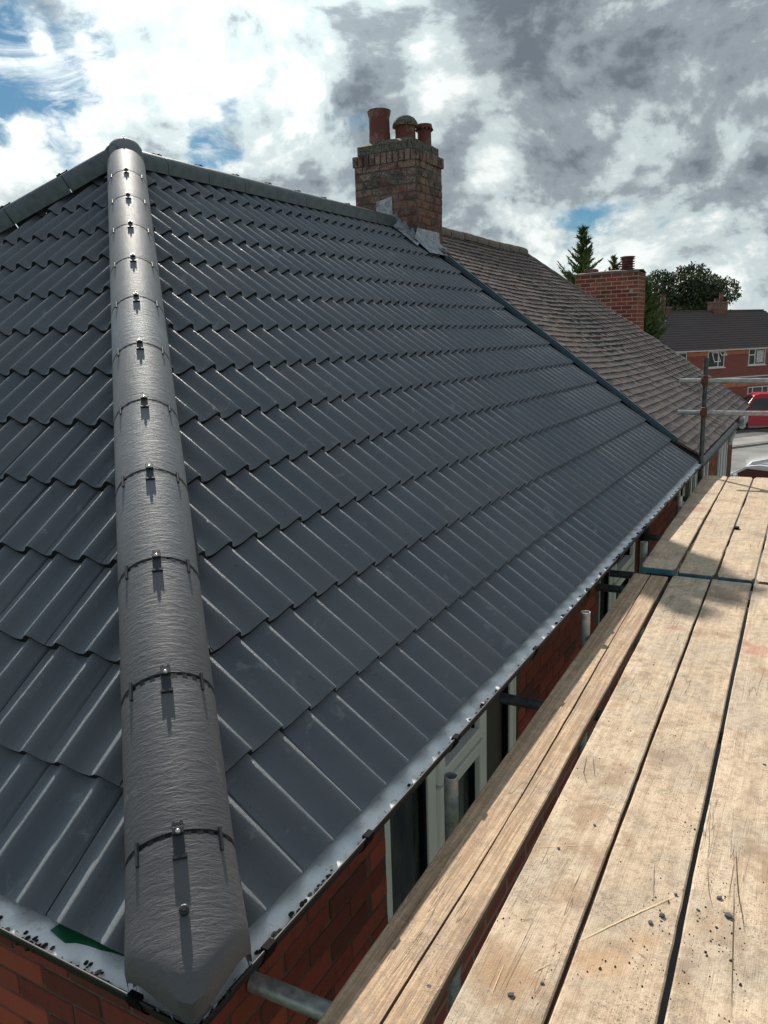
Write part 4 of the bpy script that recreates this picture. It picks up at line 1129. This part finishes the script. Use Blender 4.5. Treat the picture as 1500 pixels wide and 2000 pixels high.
def broad_tree(loc, zbase, h, r, nblob, nleaf, size, m, label, seed, group=None, name='broadleaf_tree'):
    rn = random.Random(seed); t = thing(name, (loc[0], loc[1], zbase), label, 'tree', group)
    mb = MB(); top = zbase+h*.6; mb.tube((loc[0], loc[1], zbase), (loc[0], loc[1], top), h*.03, 10, r2=h*.014)
    cs = []
    for i in range(nblob):
        a = rn.uniform(0, 6.28); q = rn.random()**.5*r*.72; z = zbase+h*(.36+.5*rn.random()*(1-.5*(q/r)**2)); br = r*rn.uniform(.26, .42)
        c = (loc[0]+q*math.cos(a), loc[1]+q*math.sin(a), z); cs.append((*c, br)); mb.tube((loc[0], loc[1], zbase+h*rn.uniform(.3, .5)), c, h*.010, 6, r2=h*.003)
    mb.build('trunk', 'bark', t); leaf_cloud(cs, nleaf, size, m, 'crown', t, seed=seed); return t
def conifer(loc, zbase, ztop, r, label, seed, lean=0, group=None, nb_=70, dens=26, wid=(.06, .5), name='conifer_tree'):
    rn = random.Random(seed); t = thing(name, (loc[0], loc[1], zbase), label, 'tree', group); h = ztop-zbase
    MB().tube((loc[0], loc[1], zbase), (loc[0], loc[1], ztop-.15), h*.022, 8, r2=.008).build('trunk', 'bark', t)
    vs = []; fs = []
    for i in range(nb_):
        f = (i+.5)/nb_; f = f**.55; z = zbase+h*(.12+.88*f); br = min(r, wid[0]+wid[1]*(ztop-z))*rn.uniform(.6, 1.2)
        a = rn.uniform(0, 6.283); up = rn.uniform(.45, .95)
        base = V((loc[0], loc[1], z-br*up*.55)); tip = base+V((math.cos(a)*br, math.sin(a)*br, br*up))
        k = int(dens*(.4+br/r))
        for j in range(k):
            s = (j+rn.random())/k; p = base.lerp(tip, s); p.z += -.12*br*math.sin(s*3.14); sz = (.05+.075*(1-s))*(r/.7)**.6*rn.uniform(.7, 1.3)
            d = ((tip-base).normalized()+V((rn.gauss(0, .5), rn.gauss(0, .5), rn.gauss(0, .35)+.25))).normalized(); q = d.orthogonal().normalized(); q = (Matrix.Rotation(rn.uniform(0, 6.28), 3, d) @ q)
            p += q*rn.uniform(-1, 1)*.10*br*(1.1-s)
            n = len(vs); vs += [p-d*sz*.6, p+q*sz*.28, p+d*sz*1.7, p-q*sz*.28]; fs.append((n, n+1, n+2, n+3))
    MB().add(vs, fs).build('crown', 'leaf_conifer', t); return t
conifer((-5.12, 22.0), GZ, 4.22, .82, 'spiky upright conifer rising left of the square brick stack', 3, nb_=210, dens=34, wid=(.05, .46))
conifer((-4.30, 22.3), GZ, 3.42, .52, 'small forked conifer tip just behind the square brick stack', 5, nb_=150, dens=30, wid=(.10, .6))
conifer((-5.02, 30.0), GZ, 3.15, .95, 'dense green conifer right of the square brick stack', 9, nb_=520, dens=46, wid=(.25, .55))
broad_tree((-14.7, 97), GZ, 15.6, 5.0, 40, 26000, .17, 'leaf_oak', 'large dark broadleaf tree behind the far house roof', 11)
broad_tree((-11.4, 96), GZ, 14.2, 4.0, 28, 15000, .16, 'leaf_oak', 'dark rounded tree right of the large one behind the far roof', 12)
broad_tree((-12.4, 80), GZ, 8.6, 1.7, 9, 2600, .12, 'leaf_light', 'pale green bush showing over the far roof before the dark trees', 13)
broad_tree((-8.6, 92), GZ, 10.0, 1.6, 8, 1700, .13, 'leaf_light', 'light green tree just right of the far chimney', 14)
broad_tree((-7.2, 95), GZ, 8.9, 1.1, 6, 1100, .12, 'leaf_light', 'small isolated light green tree furthest right over the far roof', 15)

# ================================================================== VEHICLES
def vehicle(name, loc, heading, prof_, width, cab, mats, label, cat, wheels, wr, extra=None, glass=()):
    h = V((heading[0], heading[1], 0)).normalized(); lft = V((-h.y, h.x, 0)); m = frame(V(loc), h, lft, V((0, 0, 1)))
    t = thing(name, loc, label, cat)
    mb = MB(); n = len(prof_); hw = width/2
    def inset(z): return hw-max(0, z-cab)*.22
    rows = []
    for s, k in ((-1, 1), (-1, .90), (1, .90), (1, 1)):
        pass
    left = [(x, inset(z), z) for x, z in prof_]; right = [(x, -inset(z), z) for x, z in prof_]
    li = [(x, inset(z)-.07, z+.025) for x, z in prof_]; ri = [(x, -inset(z)+.07, z+.025) for x, z in prof_]
    vs = [m @ V(p) for p in left+li+ri+right]
    fs = []
    for b0, b1 in ((0, n), (n, 2*n), (2*n, 3*n)):
        for i in range(n): j = (i+1) % n; fs.append((b0+i, b0+j, b1+j, b1+i))
    fs.append(tuple(reversed(range(n)))); fs.append(tuple(range(3*n, 4*n)))
    mb.add(vs, fs); body = mb.build('body', mats[0], t, smooth=True, angle=35)
    for wx in wheels:
        for s in (-1, 1):
            c = m @ V((wx, s*(hw-.02), wr)); d = lft*s
            w_ = MB().tube(c-d*.2, c+d*.03, wr, 20).build('wheel', 'rubber', t, smooth=True)
            MB().tube(c+d*.031, c+d*.045, wr*.6, 14).build('rim', 'steel', w_)
    for g in glass:   # panels: list of local points, material, name
        pts, mm, nm = g
        MB().add([m @ V(p) for p in pts], [tuple(range(len(pts)))]).build(nm, mm, t)
    return t, m
# red panel van
vp = [(-2.6, .45), (-2.62, 1.0), (-2.55, 2.25), (-2.35, 2.35), (.55, 2.38), (.95, 2.28), (1.65, 1.35), (2.45, 1.05), (2.62, .75), (2.62, .42), (2.2, .32), (-2.4, .32)]
vehicle('van', (-2.0, 56.2, GZ+.014), (-.93, -.36), vp, 1.95, 1.2, ['red_paint'], 'bright red van parked in front of the far house', 'van', (-1.75, 1.65), .36,
        glass=[([(1.02, -.70, 2.25), (1.66, -.86, 1.42), (1.66, .86, 1.42), (1.02, .70, 2.25)], 'car_glass', 'windscreen'),
               ([(.15, .86, 2.1), (.15, .985, 1.42), (1.35, .985, 1.42), (.88, .80, 2.08)], 'car_glass', 'side_window')])
cp = [(-2.0, .35), (-2.05, .75), (-1.98, .98), (-1.72, 1.38), (-1.35, 1.50), (-.2, 1.53), (.35, 1.42), (1.05, .98), (1.85, .80), (2.05, .60), (2.05, .32), (1.7, .24), (-1.8, .24)]
def carglass(): return [
    ([(-1.93, -.72, 1.02), (-1.70, -.62, 1.37), (-1.70, .62, 1.37), (-1.93, .72, 1.02)], 'car_glass', 'rear_window'),
    ([(.43, -.62, 1.42), (1.02, -.74, 1.03), (1.02, .74, 1.03), (.43, .62, 1.42)], 'car_glass', 'windscreen'),
    ([(-1.55, .875, 1.0), (-1.40, .80, 1.36), (.25, .80, 1.36), (.85, .875, 1.0)], 'car_glass', 'side_window'),
    ([(-1.55, -.875, 1.0), (.85, -.875, 1.0), (.25, -.80, 1.36), (-1.40, -.80, 1.36)], 'car_glass', 'side_window')]
t1, m1 = vehicle('car', (-.55, 31.6, GZ+.016), (-.90, .43), cp, 1.75, .95, ['car_white'], 'white hatchback with grey roof parked beyond the scaffold', 'car', (-1.25, 1.3), .31, glass=carglass())
MB().add([m1 @ V(p) for p in [(-1.75, -.62, 1.44), (-1.3, -.66, 1.545), (-.2, -.66, 1.575), (.3, -.62, 1.475), (.3, .62, 1.475), (-.2, .66, 1.575), (-1.3, .66, 1.545), (-1.75, .62, 1.44)]], [(0, 1, 6, 7), (1, 2, 5, 6), (2, 3, 4, 5)]).build('roof_panel', 'car_roof', t1)
MB().box((-1.79, -.22, 1.385), (-1.745, .22, 1.405), mtx=m1).build('brake_light', 'tail_red', t1)
for s in (-1, 1):
    MB().box((.55, s*.90-.09, .98), (.68, s*.90+.09, 1.13), mtx=m1).build('door_mirror', 'car_white', t1, bevel=.02)
t2, m2 = vehicle('car', (.45, 37.5, GZ+.016), (-.97, -.1), cp, 1.75, .95, ['car_silver'], 'silver car with dark windscreen behind the white hatchback', 'car', (-1.25, 1.3), .31, glass=carglass())

# ================================================================== SCAFFOLD
scf = thing('scaffolding', (.1, 4, GZ), 'tube scaffold beside the eaves with galvanised standards, transoms and guard rails', 'scaffold')
tr = .0242
def tube(name, a, b, m='galv', hollow=.004, seg=20): return MB().tube(a, b, tr, seg, hollow=hollow).build(name, m, scf, smooth=True, angle=50)
def solidtube(name, a, b, m): return tube(name, a, b, m)
for (x, y, z) in ((.083, 1.15, -.108), (.100, 2.80, -.070), (.088, 4.38, -.085), (.062, 6.08, -.085)):
    tube('standard', (x, y, GZ), (x, y, z), 'galv')
tube('standard', (.028, 7.80, GZ), (.012, 7.80, 1.04), 'galv_dark')
for y, m in ((.30, 'galv'), (2.085, 'galv_dark'), (3.84, 'galv_dark'), (4.17, 'galv_dark'), (5.25, 'galv_dark'), (6.88, 'galv_dark')):
    tube('transom', (-.088, y-.01, -.268), (1.55, y+.06, -.268), m)
tube('guard_rail', (-.235, 7.745, .812), (1.9, 7.735, .815), 'galv'); tube('guard_rail', (-.235, 7.745, .482), (1.9, 7.735, .487), 'galv')
tube('ledger', (1.45, -2.5, -.32), (1.40, 8.1, -.32), 'galv'); tube('standard', (1.50, 7.8, GZ), (1.50, 7.8, 1.1), 'galv'); tube('standard', (1.50, 2.0, GZ), (1.50, 2.0, -.1), 'galv')
def coupler(x, y, z, m='rust'):
    mb = MB(); mb.box((x-.034, y-.062, z-.030), (x+.034, y+.034, z+.030)); mb.tube((x+.0, y-.02, z-.052), (x, y-.02, z+.052), .031, 12); mb.tube((x+.034, y-.035, z+.012), (x+.06, y-.035, z+.012), .009, 8)
    mb.build('coupler', m, scf, bevel=.004)
coupler(.016, 7.775, .812); coupler(.022, 7.775, .484)
mb = MB().box((.063, 1.13, -.43), (.10, 1.155, -.41)).build('toggle_bolt', 'seal', scf)

# ---------------- boards (each a loose thing)
def board(n0, n1, e0, e1, ztop, m, label, group, y0, y1, crack=None, band=False, round_=False, zt2=None, th=.038):
    # n0/n1: left/right edge x at y0 ; e0/e1 at y1
    mb = MB(); N = 60; vs = []
    sd = hash(label) % 97*0+len(label)*3.1+n0*11
    cols = [0, .02, .06, .2, .35, .5, .65, .8, .94, .98, 1] if crack is None else [0, .02, .06, .25]+['a', 'b', 'c']+[.75, .94, .98, 1]
    K = len(cols); zt2 = ztop if zt2 is None else zt2
    for j in range(N+1):
        f = j/N; y = y0+(y1-y0)*f; xl = n0+(e0-n0)*f; xr = n1+(e1-n1)*f; zt = ztop+(zt2-ztop)*f
        xl += .0025*noise.noise(V((y*2.2, sd, 0)))+.0012*noise.noise(V((y*14, sd, 0))); xr += .003*noise.noise(V((y*2.0, sd+5, 0)))+.0015*noise.noise(V((y*15, sd+5, 0)))
        ee = min(f, 1-f)*(y1-y0); sh = max(0, .02-ee)*.8 if round_ else 0
        for c in cols:
            dz = 0
            if isinstance(c, str):
                g0 = crack(f); ww = .004/(xr-xl)*(.45+.55*abs(math.sin(f*7+1)))
                u = g0+{'a': -ww, 'b': 0, 'c': ww}[c]; dz = -.02 if c == 'b' else 0
            else: u = c
            if u in (0, 1): dz = -.0035
            x = xl+sh+(xr-xl-2*sh)*u; vs.append((x, y+.004*noise.noise(V((x*30, j, sd)))*(1 if j in (0, N) else 0), zt+dz+.0012*noise.noise(V((x*9, y*3, sd)))))
    nb0 = len(vs)
    for j in range(N+1):
        f = j/N; y = y0+(y1-y0)*f; xl = n0+(e0-n0)*f; xr = n1+(e1-n1)*f; zt = ztop+(zt2-ztop)*f; vs += [(xl+.002, y, zt-th), (xr-.002, y, zt-th)]
    fs = [(j*K+i, j*K+i+1, (j+1)*K+i+1, (j+1)*K+i) for j in range(N) for i in range(K-1)]
    for j in range(N):
        a, b_ = nb0+2*j, nb0+2*j+2; fs += [(a, j*K, (j+1)*K, b_), (j*K+K-1, a+1, b_+1, (j+1)*K+K-1), (a+1, a, b_, b_+1)]
    fs.append((nb0, nb0+1)+tuple(reversed(range(K)))); fs.append((nb0+2*N+1, nb0+2*N)+tuple(N*K+i for i in range(K)))
    mb.add(vs, fs)
    o = mb.build('scaffold_board', m, None, smooth=True, angle=35); tag(o, label, 'scaffold board', group)
    if band:
        w_ = (n0+n1)/2
        b2 = MB().box((n0+.004+(n1-n0)*band[0], y0-.0045, ztop-th+.004), (n0+(n1-n0)*band[1], y0-.0012, ztop-.005)).build('painted_end', 'blue_paint', o)
    return o
gn, gf = 'near run of scaffold boards', 'far run of scaffold boards'
yn0, yn1 = -.15, 4.03
def lin(xa, ya, xb, yb, y): return xa+(xb-xa)*(y-ya)/(yb-ya)
nearE = [((.170, .205), (.108, 3.98), (.385, .33), (.318, 3.98)), ((.424, .335), (.334, 4.0), (.626, .44), (.556, 4.0)), ((.637, .447), (.566, 4.02), (.852, .555), (.789, 4.02)), ((.866, .56), (.802, 4.05), (1.095, .56), (1.03, 4.05))]
nlab = ['orange pine board nearest the wall, long split along it', 'near worn board right of the split pine board', 'near worn board with a long diagonal scratch, third from wall', 'near worn board with two dark cracks, furthest from the wall']
for i, (a, b_, c, d) in enumerate(nearE):
    l0 = lin(a[0], a[1], b_[0], b_[1], yn0); l1 = lin(a[0], a[1], b_[0], b_[1], yn1); r0 = lin(c[0], c[1], d[0], d[1], yn0); r1 = lin(c[0], c[1], d[0], d[1], yn1)
    board(l0, r0, l1, r1, -.2+(.006 if i == 0 else .0), 'pine_board' if i == 0 else 'worn_board', nlab[i], gn, yn0, yn1-(.05 if i == 0 else .0)+.012*i, crack=(lambda f: .60-.06*f+.05*math.sin(f*5)) if i == 0 else None)
farE = [((.136, 4.05), (.050, 7.75), (.345, 4.05), (.288, 7.80)), ((.352, 4.1), (.297, 7.8), (.573, 4.1), (.527, 7.8)), ((.588, 4.1), (.540, 7.8), (.803, 4.1), (.768, 7.8)), ((.813, 4.1), (.783, 7.8), (1.04, 4.1), (1.01, 7.8))]
flab = ['far board beside the wall, blue painted end lifted highest', 'far board second from the wall with rounded far corner', 'far board third from the wall, dark chip on its left edge', 'far board furthest from the wall, at the photo edge']
for i, (a, b_, c, d) in enumerate(farE):
    y0 = 4.02 if i == 0 else 4.075; y1 = 7.83+.01*i
    l0 = lin(a[0], a[1], b_[0], b_[1], y0); l1 = lin(a[0], a[1], b_[0], b_[1], y1); r0 = lin(c[0], c[1], d[0], d[1], y0); r1 = lin(c[0], c[1], d[0], d[1], y1)
    board(l0, r0, l1, r1, -.158 if i == 0 else -.186, 'worn_board', flab[i], gf, y0, y1, band=((.02, .98) if i != 3 else None), round_=True, zt2=-.19, th=.036)
MB().box((.565, 5.40, -.1865), (.60, 5.46, -.172)).build('board_packer', 'seal', None, bevel=.003)
tag(bpy.data.objects['board_packer'], 'small black block lying between two far boards', 'block')

# ---------------- scratches and cracks that have a place of their own
def scratch(parent, pts, w_, m):
    P_ = []
    for (px, py) in pts:
        d = Fw+Rr*((px-750)/F0)+Uu*((1000-py)/F0); P_.append(CP+d*((-.1988-CP.z)/d.z))
    vs = []; n = 24
    for i in range(n+1):
        f = i/n*(len(P_)-1); k = min(int(f), len(P_)-2); p = P_[k].lerp(P_[k+1], f-k); dr = (P_[k+1]-P_[k]).normalized(); sd_ = V((-dr.y, dr.x, 0))
        ww = w_*(math.sin(math.pi*min(max(i/n, .02), .98))**.5)*(1+.5*noise.noise(V((i*.7, px, 0)))); c_ = p+sd_*.0015*noise.noise(V((i*.5, py, 3)))
        vs += [c_+sd_*ww, c_-sd_*ww]
    for v in vs: v.z = -.1980
    MB().add(vs, [(2*i, 2*i+1, 2*i+3, 2*i+2) for i in range(n)]).build('scratch', m, parent)
mat('fresh_wood', (.78, .60, .38), .8); mat('crack_dark', (.10, .065, .045), .9)
BO = [o for o in bpy.data.objects if o.name.startswith('scaffold_board')]
BO.sort(key=lambda o: o.name)
scratch(BO[2], [(1130, 1838), (1230, 1790), (1318, 1750)], .0016, 'fresh_wood')
scratch(BO[3], [(1437, 1660), (1441, 1740), (1455, 1822)], .0011, 'crack_dark'); scratch(BO[3], [(1434, 1720), (1431, 1850), (1428, 1985)], .0009, 'crack_dark'); scratch(BO[3], [(1382, 1690), (1384, 1740), (1391, 1772)], .0006, 'crack_dark')
scratch(BO[1], [(1146, 1475), (1140, 1510), (1148, 1535)], .0010, 'crack_dark'); scratch(BO[1], [(1158, 1478), (1162, 1520)], .0007, 'crack_dark'); scratch(BO[1], [(1050, 1655), (1105, 1652), (1160, 1650)], .0006, 'fresh_wood')
scratch(BO[1], [(1014, 1798), (1042, 1794)], .0008, 'crack_dark'); scratch(BO[2], [(1278, 1690), (1276, 1765)], .0006, 'crack_dark'); scratch(BO[2], [(1245, 1860), (1262, 1872)], .0009, 'crack_dark')
scratch(BO[1], [(1040, 1900), (1075, 1880)], .0008, 'fresh_wood'); scratch(BO[1], [(960, 1942), (985, 1880)], .0008, 'fresh_wood'); scratch(BO[3], [(1378, 1650), (1415, 1662)], .0010, 'fresh_wood')
# ---------------- stone chips on the boards
def chip_mesh(seed):
    rn = random.Random(seed); bm = bmesh.new(); bmesh.ops.create_icosphere(bm, subdivisions=1, radius=1)
    for v in bm.verts: v.co = V((v.co.x*rn.uniform(.7, 1.3), v.co.y*rn.uniform(.5, 1.0), v.co.z*rn.uniform(.3, .6)))
    me = bpy.data.meshes.new('chip_mesh'); bm.to_mesh(me); bm.free(); me.materials.append(MATS['stone']); return me
CHM = [chip_mesh(i) for i in range(4)]
def deck_pt(px, py, z=-.2):
    d = Fw+Rr*((px-750)/F0)+Uu*((1000-py)/F0); return CP+d*((z-CP.z)/d.z)
chips = [(1422, 1790, .012, 'largest grey chip on the furthest board, right of the scratch'), (1405, 1755, .010, 'long grey chip just above the largest one'), (1363, 1778, .006, 'small brown chip left of the long grey chip'),
         (1293, 1790, .010, 'grey chip beside a crumb cluster on the third board'), (1270, 1803, .008, 'dark square chip left of the crumb cluster'), (998, 1944, .010, 'blue-grey chip low on the second board'),
         (1059, 1921, .006, 'small chip right of the blue-grey chip'), (1091, 1658, .006, 'flat dark chip high on the second board near its left edge'), (1161, 1612, .006, 'little chip in mid second board'),
         (875, 1845, .005, 'pale grey chip on the split pine board'), (1493, 1494, .007, 'dark chip at the photo edge on the furthest board'), (1320, 1748, .006, 'chip at the top end of the diagonal scratch')]
for i, (px, py, s, lb) in enumerate(chips):
    p = deck_pt(px, py); mt_ = Matrix.Translation((p.x, p.y, -.2+s*.35)) @ Matrix.Rotation(rnd(0, 6), 4, 'Z') @ Matrix.Scale(s, 4)
    tag(place('stone_chip', CHM[i % 4], mt_), lb, 'stone chip', 'stone chips on the near boards')
sp = []
for i in range(420):
    cx, cy = random.choice([(1290, 1780), (1230, 1900), (1120, 1860), (1300, 1880), (1390, 1830), (960, 1790), (1200, 1500), (1180, 1420), (1070, 1560), (1400, 1760), (1270, 1250), (1250, 1450), (1350, 1600), (1440, 1900)])
    px = random.gauss(cx, 40); py = random.gauss(cy, 45); p = deck_pt(px, py)
    if not .13 < p.x < 1.05 or p.y < 0 or p.y > 3.9: continue
    sp.append((p.x, p.y, -.1995, abs(random.gauss(0, .0013))+.0008))
g = clumps('scattered_grit', sp, None); tag(g, 'scatter of dark grit crumbs over the near boards', 'grit')
for (px, py, lb) in ((838, 1930, 'round grey nail head in the split pine board near the photo bottom'), (1178, 905, None)):
    if not lb: continue
    p = deck_pt(px, py); o_ = MB().lathe((p.x, p.y, -.1945), [(0, .001), (.006, .0008), (.0065, 0)], 14).build('nail_head', 'stone', None); tag(o_, lb, 'nail')
